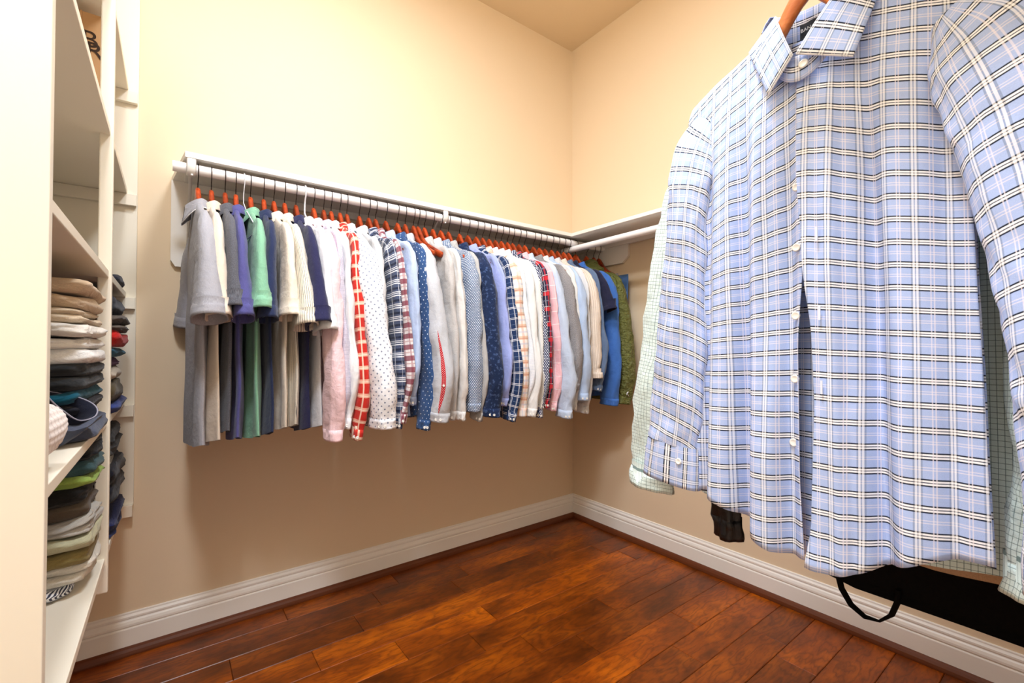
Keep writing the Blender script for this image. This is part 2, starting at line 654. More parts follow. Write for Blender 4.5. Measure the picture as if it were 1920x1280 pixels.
def wire_hanger(loc, rz, label, group, r=0.0016):
    t = empty('wire_hanger', loc, rz)
    tag(t, label, 'hanger', group)
    hk = [(0, 0, -0.085), (0, 0, -0.055), (0.006, 0, -0.036), (0.017, 0, -0.02)]
    for k in range(11):
        a = R(-25 + k * 21)
        hk.append((0.0205 * math.cos(a), 0, 0.0205 * math.sin(a) - 0.0005))
    MB().tube(hk, r, 6).build('hook', M_WIRE, t)
    fr = [(0, 0, -0.085), (0.04, 0, -0.118), (0.12, 0, -0.165), (0.185, 0, -0.205), (0.19, 0, -0.218), (0.18, 0, -0.225), (0, 0, -0.225), (-0.18, 0, -0.225), (-0.19, 0, -0.218), (-0.185, 0, -0.205), (-0.12, 0, -0.165), (-0.04, 0, -0.118), (0, 0, -0.085)]
    MB().tube(fr, r, 6).build('frame', M_WIRE, t)
    return t


# ------------------------------------------------------------------ hanging garments


def body_mesh(rg, hem, thick, width, tail, fold, amp, top_a=0.06, quilt=0.0):
    prof = [(0.052, -0.106), (top_a + 0.006, -0.116), (0.10, -0.138), (0.15, -0.160), (0.185, -0.178), (0.204, -0.198), (0.212, -0.222)]
    rows, UV = [], []
    zs = [-0.25 - (hem * -1 - 0.25) * (i / 22.0) for i in range(23)]
    full = [(a * width / 0.212 if a > 0.1 else a, z) for a, z in prof] + [(None, z) for z in zs]
    ph1, ph2, seed = rg.uniform(0, 6), rg.uniform(0, 6), rg.uniform(0, 99)
    n = 56
    for a, z in full:
        t = max(0.0, (z + 0.2) / (hem + 0.2))
        if a is None:
            a = width * (1.0 - 0.035 * math.sin(t * PI) + 0.02 * t)
        bb = max(0.0125, thick * (0.75 + 0.25 * smooth(-0.11, -0.3, z)))
        row_, uvr = [], []
        ua = 0.0
        last = None
        for k in range(n):
            p = 2 * PI * k / n
            ca, sa = math.cos(p), math.sin(p)
            u = a * math.copysign(abs(ca) ** 0.85, ca)
            w = bb * math.copysign(abs(sa) ** 0.8, sa)
            A = amp * smooth(0.02, 0.9, t)
            w += A * (math.sin(fold * u + ph1) + 0.5 * math.sin(fold * 2.1 * u + ph2 + t * 1.5))
            w += 0.006 * nz(u * 9, z * 5, seed) * smooth(0, 0.3, t)
            if quilt:
                w += math.copysign(1, sa) * quilt * (nz(u * 26, z * 26, seed) + 0.8 * nz(u * 9 + 5, z * 55, seed)) * smooth(0, .1, t)
            zz = z + tail * (u / a) ** 2 * smooth(0.72, 1.0, t) + 0.006 * nz(u * 7, seed) * smooth(0.8, 1, t)
            P = (u, w, zz)
            if last is not None:
                ua += (Vector(P) - Vector(last)).length
            last = P
            row_.append(P)
            uvr.append((u * 1.04 if sa >= 0 else -u * 1.04, zz))
        uvr.append(uvr[0])
        rows.append(row_)
        UV.append(uvr)
    m = MB().grid(rows, True, UV)
    return m


def sleeve_rows(rg, path, n=26, sub=5, wr=0.004, quilt=0.0):
    """path: list of (u, w, z, su, sw)"""
    pts = []
    for i in range(len(path) - 1):
        for s in range(sub):
            t = s / sub
            a0 = path[max(i - 1, 0)]
            a1, a2 = path[i], path[i + 1]
            a3 = path[min(i + 2, len(path) - 1)]
            pts.append([0.5 * ((2 * p1) + (-p0 + p2) * t + (2 * p0 - 5 * p1 + 4 * p2 - p3) * t * t + (-p0 + 3 * p1 - 3 * p2 + p3) * t ** 3) for p0, p1, p2, p3 in zip(a0, a1, a2, a3)])
    pts.append(list(path[-1]))
    seed = rg.uniform(0, 99)
    rows, UV = [], []
    vacc = 0.0
    m = len(pts)
    for i, (u, w, z, su_, sw_) in enumerate(pts):
        A, B = pts[max(i - 1, 0)], pts[min(i + 1, m - 1)]
        T = Vector((B[0] - A[0], B[1] - A[1], B[2] - A[2])).normalized()
        Wd = Vector((0, 1, 0))
        N = Wd.cross(T).normalized()
        Wd = T.cross(N).normalized()
        if i:
            q = pts[i - 1]
            vacc += math.dist((u, w, z), q[:3])
        row_, uvr = [], []
        t = i / (m - 1)
        for k in range(n):
            p = 2 * PI * k / n
            ca, sa = math.cos(p), math.sin(p)
            d = wr * (nz(ca * 1.3 + seed, sa * 1.3, vacc * 9) + 0.8 * nz(ca * 2.5, sa * 2.5 + seed, vacc * 32)) * smooth(0, 0.2, t)
            if quilt:
                d += quilt * (nz(ca * 2 + seed, sa * 2, vacc * 40) + 0.5 * nz(ca * 4, sa * 4, vacc * 75))
            P = Vector((u, w, z)) + N * ((su_ + d) * math.copysign(abs(ca) ** 0.85, ca)) + Wd * ((sw_ + d) * math.copysign(abs(sa) ** 0.85, sa))
            row_.append(P[:])
            uvr.append((k / n * 0.30, -vacc))
        uvr.append((0.30, -vacc))
        rows.append(row_)
        UV.append(uvr)
    return rows, UV


def collar_mesh(rg, kind):
    """turned-down collar around the neck opening; the front is on the -w side"""
    rows = []
    n = 30
    prof = [(0.050, 0.017, -0.112), (0.054, 0.019, -0.098), (0.058, 0.021, -0.0935), (0.063, 0.024, -0.097), (0.070, 0.027, -0.112), (0.077, 0.030, -0.127), (0.0765, 0.029, -0.1285), (0.066, 0.025, -0.112)]
    for j, (au, bw, z) in enumerate(prof):
        row_ = []
        for k in range(n + 1):
            th = lerp(-PI * 0.93, PI * 0.93, k / n)      # 0 = back of the neck (+w)
            fr = smooth(PI * 0.35, PI * 0.93, abs(th))
            drop = -0.018 * fr - (0.030 * fr ** 2 if 4 <= j <= 6 else 0)
            row_.append((au * math.sin(th), 1.2 * bw * math.cos(th) * (1.0 + 0.25 * fr), z + drop + 0.002 * nz(th * 2, j * 0.7)))
        rows.append(row_)
    return MB().grid(rows, False)


def button(loc, axis, r=0.0055, mat=None, parent=None, name='button'):
    a = Vector(axis).normalized()
    p = Vector(loc)
    m = MB()
    rows = []
    b_ = a.orthogonal().normalized()
    c_ = a.cross(b_)
    for rr, h in ((r, -0.0005), (r, 0.0008), (r * 0.8, 0.0016), (r * 0.65, 0.0011), (0.0001, 0.0011)):
        rows.append([(p + a * h + (b_ * math.cos(2 * PI * k / 14) + c_ * math.sin(2 * PI * k / 14)) * rr)[:] for k in range(14)])
    m.grid(rows, True)
    return m.build(name, mat or M_BTN, parent)


def garment(x, kind, fab, label, cat='shirt', group='shirts on the back rod', hem=-0.88, end=None, yaw=0.0, sl=(0, 0), sl2=(0, 0), thick=0.0135, width=0.212,
            tail=0.03, seed=1, loc=None, rot=None, name=None, cuff_mat=None, collar_mat=None, quilt=0.0, buttons=2, sfat=1.0, swid=1.0, trim=None, hood=False, amp=0.0075, placket=None):
    rg = random.Random(seed)
    if loc is None:
        loc = (x, ROD_Y, ROD_Z)
    if rot is None:
        rot = BACK_ROT
    nm = name or {'polo': 'polo_shirt', 'long': 'long_sleeved_shirt', 'roll': 'rolled_sleeve_shirt'}[kind]
    t = empty(nm, (loc[0], loc[1], loc[2] - 0.013), rot + R(yaw))
    tag(t, label, cat, group)
    fold = rg.uniform(24, 34)
    body_mesh(rg, hem, thick, width, tail, fold, amp, quilt=quilt).build('body', fab, t)
    if hood:
        rows = []
        for j in range(12):
            s = j / 11
            z = -0.095 - 0.10 * s
            row_ = []
            for k in range(28):
                p = 2 * PI * k / 28
                rr = 0.055 + 0.045 * math.sin(s * PI * 0.75)
                q = 1 + 0.18 * nz(math.cos(p) * 2, math.sin(p) * 2, s * 5)
                row_.append((rr * 1.15 * q * math.cos(p) + 0.01 * s, 0.045 * (0.7 + 0.5 * math.sin(s * PI * 0.8)) * q * math.sin(p), z + 0.02 * math.cos(p) ** 2 * (1 - s) - 0.012 * math.sin(p)))
            rows.append(row_)
        MB().grid(rows, True).build('hood', fab, t)
    elif kind != 'crew':
        c = collar_mesh(rg, kind).build('collar', collar_mat or fab, t)
        if trim is not None:
            pts = []
            for k in range(31):
                th = lerp(-PI * 0.93, PI * 0.93, k / 30)
                fr = smooth(PI * 0.35, PI * 0.93, abs(th))
                pts.append((0.078 * math.sin(th), 0.036 * math.cos(th) * (1 + 0.25 * fr), -0.128 - 0.018 * fr - 0.030 * fr ** 2))
            MB().tube(pts, 0.0016, 6).build('collar_trim', trim, c)
    for side in (1, -1):
        du, dw = sl if side == 1 else sl2
        du += rg.uniform(-0.010, 0.016)
        dw += rg.uniform(-0.012, 0.014)
        f = sfat
        sw_ = swid
        bw_ = rg.uniform(-0.004, 0.020) if kind == 'long' else 0.0
        bu_ = rg.uniform(0.0, 0.028) if kind == 'long' else 0.0
        tw_ = rg.uniform(0.92, 1.12)
        if kind == 'polo':
            e = end or -0.49
            path = [(0.150, 0, -0.186, 0.026, 0.010), (0.188, 0, -0.212, 0.050, 0.0135), (0.212, dw * 0.1, -0.255, 0.062, 0.0165 * f),
                    (0.232 + du * 0.4, dw * 0.4, lerp(-0.245, e, 0.36), 0.066, 0.018 * f), (0.245 + du * 0.8, dw * 0.8, lerp(-0.245, e, 0.72), 0.070, 0.0235 * f), (0.254 + du, dw, e, 0.078, 0.0295 * f)]
            rows, UV = sleeve_rows(rg, path, wr=0.004)
            cutrow = len(rows) - 4
        else:
            e = end or -0.86
            g = 0.52 if kind == 'roll' else 1.0
            e2 = lerp(-0.215, e, g)
            path = [(0.150, 0, -0.186, 0.026, 0.009), (0.188, 0, -0.212, 0.046, 0.0120), (0.211, dw * 0.05, -0.262, 0.057 * sw_, 0.0145 * f),
                    (0.224 + du * 0.25, dw * 0.25, lerp(-0.22, e2, 0.22), 0.062 * sw_, 0.016 * f), (0.230 + du * 0.5 + bu_ * 0.6, dw * 0.5 + bw_ * 0.6, lerp(-0.22, e2, 0.48), 0.060 * sw_, 0.016 * f),
                    (0.232 + du * 0.75 + bu_, dw * 0.75 + bw_, lerp(-0.22, e2, 0.74), 0.058 * sw_ * tw_, 0.0165 * f), (0.230 + du * 0.93 + bu_ * 0.3, dw * 0.93 + bw_ * 0.3, lerp(-0.22, e2, 0.92), 0.048 * sw_, 0.0165 * f), (0.229 + du, dw, e2, 0.047 * sw_, 0.0155 * f)]
            rows, UV = sleeve_rows(rg, path, wr=0.0095, quilt=quilt)
            cutrow = len(rows) - 5
        if side == -1:
            rows = [[(-p[0], p[1], p[2]) for p in r_] for r_ in rows]
        sv = MB().grid(rows[:cutrow + 1], True, UV[:cutrow + 1]).build('sleeve', fab, t)
        # cuff / hem band: a doubled edge just proud of the sleeve, open at the bottom
        outer, uvo = [], []
        prot = 1.012 if kind != 'roll' else 1.28
        for r_, u_ in zip(rows[cutrow:], UV[cutrow:]):
            c = Vector((sum(p[0] for p in r_), sum(p[1] for p in r_), sum(p[2] for p in r_))) / len(r_)
            outer.append([(c + (Vector(p) - c) * prot)[:] for p in r_])
            uvo.append([(q[1] * 0.9 + 0.13, q[0]) for q in u_] if kind == 'long' else u_)
        first = [[p for p in rows[cutrow]]]
        last = outer[-1]
        c = Vector((sum(p[0] for p in last), sum(p[1] for p in last), sum(p[2] for p in last))) / len(last)
        inner = [[(c + (Vector(p) - c) * 0.90 + Vector((0, 0, dz))).to_tuple() for p in last] for dz in (0.001, 0.05)]
        allr = first + outer + inner
        alluv = [uvo[0]] + uvo + [uvo[-1], uvo[-2]]
        cf = MB().grid(allr, True, alluv).build('cuff' if kind != 'polo' else 'sleeve_hem', cuff_mat or fab, t)
        if kind == 'long' and side == 1 and buttons:
            r_ = outer[-2]
            k0 = int(len(r_) * 0.56)
            for bi in range(buttons):
                P = Vector(r_[(k0 + bi * 2) % len(r_)])
                ax = P - Vector((sum(p[0] for p in r_), sum(p[1] for p in r_), sum(p[2] for p in r_))) / len(r_)
                ax.z = 0
                button(P + ax.normalized() * 0.0008 + Vector((0, 0, 0.006)), ax, 0.0052, M_BTN, cf)
        if placket is not None and side == 1:
            # opened sleeve placket showing the lining
            k0 = int(len(rows[0]) * 0.60)
            strip = []
            a0, a1 = cutrow - 11, cutrow
            for i in range(a0, a1 + 1):
                r_ = rows[i]
                c = Vector((sum(p[0] for p in r_), sum(p[1] for p in r_), sum(p[2] for p in r_))) / len(r_)
                f_ = 0.85 * math.sin((i - a0) / (a1 - a0) * PI) + 0.05
                P = Vector(r_[k0])
                o_ = (P - c).normalized() * 0.0016
                strip.append([(P.lerp(Vector(r_[k0 - 1]), f_) + o_)[:], (P + o_ * 1.3)[:], (P.lerp(Vector(r_[k0 + 1]), f_) + o_)[:]])
            MB().grid(strip).build('sleeve_placket', placket, sv)
            P = Vector(strip[6][1])
            button(P + o_ * 0.8, o_, 0.0045, M_BTN, sv)
    return t


F = fabric


def solid(name, rgb, heather=0.08, **kw):
    return F(name, dict(base=rgb, heather=heather, **kw))


def grid_lines(period, width, rgb, alpha=0.8, pu=None):
    return [('u', pu or period, 0, width, rgb, alpha), ('v', period, 0, width, rgb, alpha)]


WHT = (240, 240, 244)
fabs = {
    'grey': solid('light_grey_pique', (176, 174, 180), 0.14, hscale=700),
    'cream': solid('cream_pique', (232, 214, 194), 0.06),
    'dgrey': solid('charcoal_heather', (112, 112, 120), 0.32, hscale=420),
    'violet': solid('violet_pique', (92, 90, 150), 0.14),
    'green': solid('mint_green_pique', (140, 194, 160), 0.12),
    'indigo': solid('indigo_knit', (46, 56, 92), 0.2),
    'cream2': solid('ivory_jersey', (240, 226, 208), 0.05),
    'stripe': F('ivory_striped_knit', dict(base=(240, 230, 212), heather=0.04, lines=[('u', 0.0085, 0, 0.0016, (40, 38, 44), 0.95)])),
    'navy': solid('navy_pique', (48, 48, 86), 0.18),
    'white': solid('white_pique', (234, 232, 234), 0.03),
    'pink': solid('pale_pink_oxford', (248, 212, 216), 0.05, wamp=3.0),
    'lav': F('lavender_micro_check', dict(base=(226, 220, 232), heather=0.03, lines=grid_lines(0.0042, 0.0010, (132, 128, 156), 0.75))),
    'white2': solid('white_poplin', (234, 234, 234), 0.03),
    'red': F('red_plaid_flannel', dict(base=(206, 48, 38), heather=0.06, lines=[('v', 0.044, 0, 0.013, (246, 196, 170), 0.75), ('u', 0.050, 0.01, 0.011, (248, 214, 190), 0.72), ('v', 0.044, 0.0045, 0.002, (250, 240, 220), 0.8), ('u', 0.05, 0.014, 0.002, (250, 240, 220), 0.8)])),
    'dotw': F('white_grey_dots', dict(base=(246, 247, 252), heather=0.02, dots=(0.023, 0.0028, (138, 146, 168)))),
    'pgrey': solid('pale_grey_linen', (226, 226, 228), 0.08),
    'nstr': F('navy_white_tartan', dict(base=(78, 88, 116), heather=0.08, lines=[('v', 0.044, 0, 0.004, WHT, 0.95), ('v', 0.044, 0.008, 0.003, WHT, 0.95), ('v', 0.044, 0.014, 0.003, WHT, 0.9), ('v', 0.044, 0.024, 0.008, (30, 36, 60), 0.9), ('u', 0.05, 0, 0.004, WHT, 0.6)])),
    'burg': F('burgundy_white_check', dict(base=(240, 232, 232), heather=0.04, lines=[('v', 0.040, 0, 0.018, (128, 30, 58), 0.85), ('u', 0.046, 0, 0.018, (120, 36, 60), 0.55), ('v', 0.04, 0.028, 0.004, (190, 150, 150), 0.7)])),
    'lblue': solid('light_blue_poplin', (190, 208, 240), 0.05),
    'ddot': F('denim_white_dots', dict(base=(58, 92, 144), heather=0.2, dots=(0.029, 0.0022, (230, 236, 246)))),
    'lgrey': solid('light_grey_chambray', (206, 209, 216), 0.12, hscale=600),
    'gbeige': solid('grey_beige_melange', (206, 202, 200), 0.12, hscale=300),
    'chamb': F('chambray_white_dots', dict(base=(124, 144, 176), heather=0.22, dots=(0.0115, 0.0021, (236, 240, 246)))),
    'grey2': solid('warm_grey_poplin', (190, 188, 186), 0.1),
    'denim': F('dark_denim', dict(base=(34, 52, 92), heather=0.3, blotch=(70, (62, 82, 122), 0.56))),
    'peri': solid('periwinkle_poplin', (168, 180, 238), 0.05),
    'nplaid': F('navy_white_windowpane', dict(base=(40, 62, 104), heather=0.1, lines=[('v', 0.046, 0, 0.0022, WHT, 0.95), ('v', 0.046, 0.0055, 0.0022, WHT, 0.95), ('u', 0.04, 0, 0.0022, WHT, 0.9), ('u', 0.04, 0.0055, 0.0022, WHT, 0.9), ('v', 0.046, 0.024, 0.001, (140, 160, 190), 0.8)])),
    'oplaid': F('white_orange_plaid', dict(base=(246, 240, 236), heather=0.04, lines=[('v', 0.052, 0, 0.016, (226, 178, 132), 0.65), ('v', 0.052, 0.004, 0.004, (196, 120, 110), 0.6), ('u', 0.05, 0, 0.012, (214, 150, 120), 0.45), ('v', 0.052, 0.03, 0.008, (190, 196, 214), 0.5)])),
    'wblue': F('white_blue_micro_check', dict(base=(244, 246, 250), heather=0.02, lines=grid_lines(0.006, 0.0008, (170, 188, 214), 0.6))),
    'white3': solid('bright_white_linen', (236, 235, 233), 0.05),
    'white4': solid('off_white_linen', (230, 226, 222), 0.06),
    'ndot': F('navy_white_polka', dict(base=(36, 46, 88), heather=0.06, dots=(0.0135, 0.0030, (240, 242, 250)))),
    'rnplaid': F('red_navy_plaid', dict(base=(44, 46, 70), heather=0.08, lines=[('v', 0.07, 0, 0.017, (214, 44, 52), 0.9), ('v', 0.07, 0.02, 0.0025, (240, 230, 230), 0.9), ('u', 0.065, 0, 0.014, (206, 50, 62), 0.6), ('u', 0.065, 0.03, 0.004, (236, 226, 230), 0.7), ('v', 0.07, 0.045, 0.005, (120, 120, 140), 0.8)])),
    'pink2': F('pink_white_plaid', dict(base=(248, 196, 204), heather=0.05, lines=[('v', 0.06, 0, 0.003, (252, 236, 238), 0.9), ('u', 0.05, 0, 0.003, (252, 236, 238), 0.7)])),
    'lblue2': solid('pale_blue_oxford', (200, 214, 236), 0.07),
    'gheath': solid('grey_tweed', (172, 168, 170), 0.3, hscale=330),
    'white5': solid('white_twill', (232, 231, 228), 0.04),
    'lblue3': solid('light_blue_oxford', (188, 208, 238), 0.10, hscale=420),
    'pgrey2': solid('pale_grey_poplin', (218, 218, 220), 0.06),
    'beige': F('beige_pinstripe', dict(base=(232, 216, 200), heather=0.06, lines=[('u', 0.012, 0, 0.0012, (150, 128, 110), 0.8), ('u', 0.012, 0.004, 0.001, (250, 244, 236), 0.9)])),
    'gblue': solid('grey_blue_chambray', (112, 134, 168), 0.22),
    'navy2': solid('dark_navy_knit', (38, 40, 66), 0.15),
    'royal': solid('royal_blue_fleece', (70, 118, 198), 0.16),
    'olive': F('olive_nylon', dict(base=(104, 107, 50), heather=0.03, rough=0.40, spec=0.45, wrinkle=55, wamp=6.0, bump=1.0, sheen=0.0)),
    'blackl': F('black_leather', dict(base=(16, 16, 20), heather=0.1, rough=0.35, spec=0.5, sheen=0)),
    'black': F('black_wool', dict(base=(13, 13, 15), heather=0.2, sheen=0)),
    'bag': F('black_nylon_bag', dict(base=(6, 6, 7), heather=0.1, rough=0.85, sheen=0)),
    'mint': F('mint_small_check', dict(base=(222, 238, 234), heather=0.02, lines=grid_lines(0.0068, 0.0007, (96, 124, 122), 0.85, 0.0062))),
    'tan': solid('tan_linen', (196, 160, 128), 0.1),
    'djean': F('blue_denim', dict(base=(84, 122, 176), heather=0.3, hscale=300)),
    'gjean': F('grey_denim', dict(base=(150, 146, 146), heather=0.3, hscale=300)),
    'lining': F('red_dotted_lining', dict(base=(190, 26, 40), heather=0.05, dots=(0.008, 0.0012, (244, 220, 220)))),
}
M_PIPE = plain('white_piping', (248, 248, 250), 0.6)

WH = 'hangers on the back rod'
SHORT = 'short sleeved shirts on the back rod'
LONG = 'long sleeved shirts on the back rod'
# x, kind, fabric, label, hanger phrase, options
RACK = [
    (-2.036, 'polo', 'grey', 'light grey polo shirt with white edged collar, first at the left end', 'light grey polo', dict(trim=M_PIPE, hem=-0.905, sfat=1.55, yaw=3, sl=(0.012, 0.0), end=-0.505, thick=.02)),
    (-1.998, 'polo', 'cream', 'plain cream polo shirt beside the light grey one', 'first cream polo', dict(hem=-0.895, end=-0.50, sfat=1.2)),
    (-1.958, 'polo', 'dgrey', 'charcoal heather polo shirt between the cream and violet ones', 'charcoal polo', dict(hem=-0.87, end=-0.475)),
    (-1.926, 'polo', 'violet', 'violet blue polo shirt beside the mint green one', 'violet polo', dict(hem=-0.895, end=-0.50, sfat=1.05)),
    (-1.881, 'polo', 'green', 'mint green polo shirt', 'mint green polo', dict(hem=-0.895, end=-0.475, sfat=1.15, sl=(0.01, 0.012))),
    (-1.839, 'polo', 'indigo', 'dark indigo polo shirt behind the mint green one', 'dark indigo polo', dict(hem=-0.89, end=-0.50)),
    (-1.806, 'polo', 'cream2', 'plain ivory polo shirt in front of the pinstriped one', 'ivory polo', dict(hem=-0.875, end=-0.49)),
    (-1.770, 'polo', 'stripe', 'ivory knit shirt with thin dark vertical stripes', 'ivory striped shirt', dict(hem=-0.87, end=-0.52, sfat=1.2, sl=(0.02, 0.02))),
    (-1.731, 'polo', 'navy', 'navy blue polo shirt beside the pale pink shirt', 'navy polo', dict(hem=-0.885, end=-0.515, sfat=1.25, sl=(0.02, 0.02))),
    (-1.700, 'polo', 'white', 'white short sleeved shirt between the navy and pink ones', None, dict(hem=-0.88, end=-0.535, sfat=1.1, sl=(0.01, 0.015))),
    (-1.668, 'long', 'pink', 'pale pink long sleeved shirt with wrinkled forearm', 'pale pink shirt', dict(end=-0.895, sfat=1.7, swid=1.1, buttons=0, sl=(0.030, -0.008))),
    (-1.631, 'long', 'lav', 'lavender grey finely checked shirt next to the pale pink one', 'lavender checked shirt', dict(end=-0.885)),
    (-1.603, 'long', 'white2', 'plain white shirt directly before the red plaid one', 'white shirt before the red plaid', dict(end=-0.86)),
    (-1.569, 'long', 'red', 'bright red shirt with large cream plaid', 'red plaid shirt', dict(end=-0.90, sfat=1.2, hem=-0.90)),
    (-1.542, 'long', 'dotw', 'white shirt with small grey polka dots, wide slanting sleeve', 'white polka dot shirt', dict(end=-0.865, sfat=2.5, swid=1.25, sl=(0.055, 0.055), yaw=-3)),
    (-1.492, 'long', 'pgrey', 'pale grey shirt between polka dot and tartan shirts', 'pale grey shirt', dict(end=-0.84)),
    (-1.453, 'long', 'nstr', 'navy and white tartan shirt with bold white bars', 'navy white tartan shirt', dict(end=-0.88, hem=-0.90)),
    (-1.424, 'long', 'burg', 'burgundy and white checked shirt', 'burgundy checked shirt', dict(end=-0.86)),
    (-1.380, 'long', 'lblue', 'plain light blue shirt just left of the dotted denim shirt', 'light blue shirt beside dotted denim', dict(end=-0.80, sfat=1.1)),
    (-1.328, 'long', 'ddot', 'mid blue denim shirt with tiny white dots', 'dotted denim shirt', dict(end=-0.90, sfat=1.1)),
    (-1.292, 'long', 'lgrey', 'light grey shirt with red lining showing at the sleeve placket', 'light grey shirt with red lining', dict(end=-0.865, sfat=2.3, swid=1.15, placket='lining', sl=(0.045, 0.03), yaw=-3)),
    (-1.200, 'long', 'gbeige', 'speckled grey beige shirt behind the bare hangers', 'speckled grey beige shirt', dict(end=-0.87, sfat=1.2)),
    (-1.158, 'long', 'white4', 'off white shirt left of the dotted chambray shirt', 'off white shirt', dict(end=-0.875, sfat=1.1)),
    (-1.118, 'long', 'chamb', 'dusty blue chambray shirt covered in white dots', 'dusty blue dotted shirt', dict(end=-0.845, sfat=1.8, swid=1.1, sl=(0.02, 0.0), buttons=0)),
    (-1.078, 'long', 'grey2', 'warm grey shirt with two white cuff buttons', 'warm grey shirt', dict(end=-0.885, sfat=1.0)),
    (-1.019, 'long', 'denim', 'dark navy denim shirt with white cuff buttons', 'dark denim shirt', dict(end=-0.87, sfat=2.2, swid=1.1, yaw=-4, sl=(0.035, 0.01))),
    (-0.973, 'long', 'peri', 'periwinkle blue shirt behind the dark denim one', 'periwinkle shirt', dict(end=-0.83)),
    (-0.926, 'long', 'nplaid', 'navy shirt with white windowpane plaid', 'navy windowpane shirt', dict(end=-0.90, hem=-0.90)),
    (-0.888, 'long', 'oplaid', 'white shirt with soft orange plaid', 'white and orange plaid shirt', dict(end=-0.885, sfat=1.9, swid=1.05, sl=(0.025, 0.01), buttons=0)),
    (-0.850, 'long', 'wblue', 'white shirt with faint blue grid beside the orange plaid', 'faint blue grid shirt', dict(end=-0.86)),
    (-0.812, 'long', 'white3', 'bright white linen shirt left of the navy polka dot shirt', 'bright white linen shirt', dict(end=-0.89, sfat=1.25, sl=(0.01, 0.0))),
    (-0.775, 'long', 'white5', 'white twill shirt touching the navy polka dot shirt', 'white twill shirt', dict(end=-0.86)),
    (-0.737, 'long', 'ndot', 'navy shirt with white polka dots', 'navy polka dot shirt', dict(end=-0.90, hem=-0.90, sfat=1.1)),
    (-0.704, 'long', 'rnplaid', 'dark navy and red plaid shirt', 'red and navy plaid shirt', dict(end=-0.86, hem=-0.925, tail=0.01)),
    (-0.663, 'long', 'pink2', 'pink shirt with thin white plaid lines', 'pink plaid shirt', dict(end=-0.88, sfat=1.1)),
    (-0.625, 'long', 'lblue2', 'pale blue oxford shirt left of the grey tweed one', 'pale blue oxford shirt', dict(end=-0.915, sfat=1.8, swid=1.1, sl=(0.03, 0.03))),
    (-0.566, 'long', 'gheath', 'grey tweed textured shirt between two pale blue ones', 'grey tweed shirt', dict(end=-0.78, sfat=1.9, swid=1.1, sl=(0.02, 0.02))),
    (-0.524, 'long', 'white5', 'white shirt right of the grey tweed one', 'white shirt beside grey tweed', dict(end=-0.885, sfat=1.1)),
    (-0.484, 'long', 'lblue3', 'light blue oxford shirt right of the grey tweed one', 'light blue oxford shirt', dict(end=-0.84, sfat=2.0, swid=1.15, sl=(0.035, 0.01))),
    (-0.436, 'long', 'pgrey2', 'pale grey shirt left of the beige pinstriped one', 'pale grey shirt beside beige', dict(end=-0.91)),
    (-0.392, 'roll', 'beige', 'beige pinstriped shirt with rolled up sleeves', 'beige rolled sleeve shirt', dict(end=-1.22, sfat=1.9, swid=1.1, hem=-0.86, sl=(0.02, 0.0))),
    (-0.345, 'long', 'gblue', 'grey blue chambray shirt near the right end', 'grey blue chambray shirt', dict(end=-0.80)),
    (-0.306, 'polo', 'navy2', 'dark navy short sleeved top near the rod crossing', 'dark navy top', dict(end=-0.40, hem=-0.83)),
    (-0.250, 'long', 'royal', 'royal blue long sleeved sweatshirt beside the olive jacket', 'royal blue sweatshirt', dict(end=-0.885, sfat=1.8, swid=1.1, buttons=0, hem=-0.86, sl=(0.02, -0.01))),
]
for i, (x, kind, fk, label, hp, opt) in enumerate(RACK):
    opt = dict(opt)
    if opt.get('placket'):
        opt['placket'] = fabs[opt['placket']]
    rr = random.Random(500 + i)
    yaw = opt.pop('yaw', rr.uniform(-3.5, 2.5))
    cat = 'polo shirt' if kind == 'polo' and 'polo' in label else 'shirt'
    if 'sweatshirt' in label:
        cat = 'sweatshirt'
    garment(x, kind, fabs[fk], label, cat, SHORT if kind == 'polo' else LONG, seed=40 + i, yaw=yaw, **opt)
    if hp:
        wood_hanger((x, ROD_Y, ROD_Z), BACK_ROT + R(yaw), 'reddish wooden hanger holding the ' + hp, WH)
    else:
        wire_hanger((x, ROD_Y, ROD_Z), BACK_ROT + R(yaw), 'white plastic hanger holding the white short sleeved shirt beside navy', WH, 0.003)
wire_hanger((-1.902, ROD_Y, ROD_Z), BACK_ROT + R(4), 'thin white wire hanger hooked between the violet and mint green polos', WH)
wood_hanger((-1.253, ROD_Y, ROD_Z), BACK_ROT + R(-2), 'bare wooden hanger just right of the light grey shirt, the left of two', WH)
wood_hanger((-1.231, ROD_Y, ROD_Z), BACK_ROT + R(2), 'bare wooden hanger before the speckled grey beige shirt, the right of two', WH)

# olive quilted jacket and the folded jeans at the right end
jk = garment(-0.162, 'long', fabs['olive'], 'olive green quilted hooded jacket at the right end of the row', 'jacket', None, hem=-0.87, end=-0.875, yaw=-3, sl=(0.03, 0.0), seed=301,
             name='quilted_jacket', quilt=0.0085, buttons=0, sfat=2.5, swid=1.25, hood=True, thick=0.02, tail=0.0)
wood_hanger((-0.162, ROD_Y, ROD_Z), BACK_ROT + R(-3), 'reddish wooden hanger holding the olive jacket', WH)


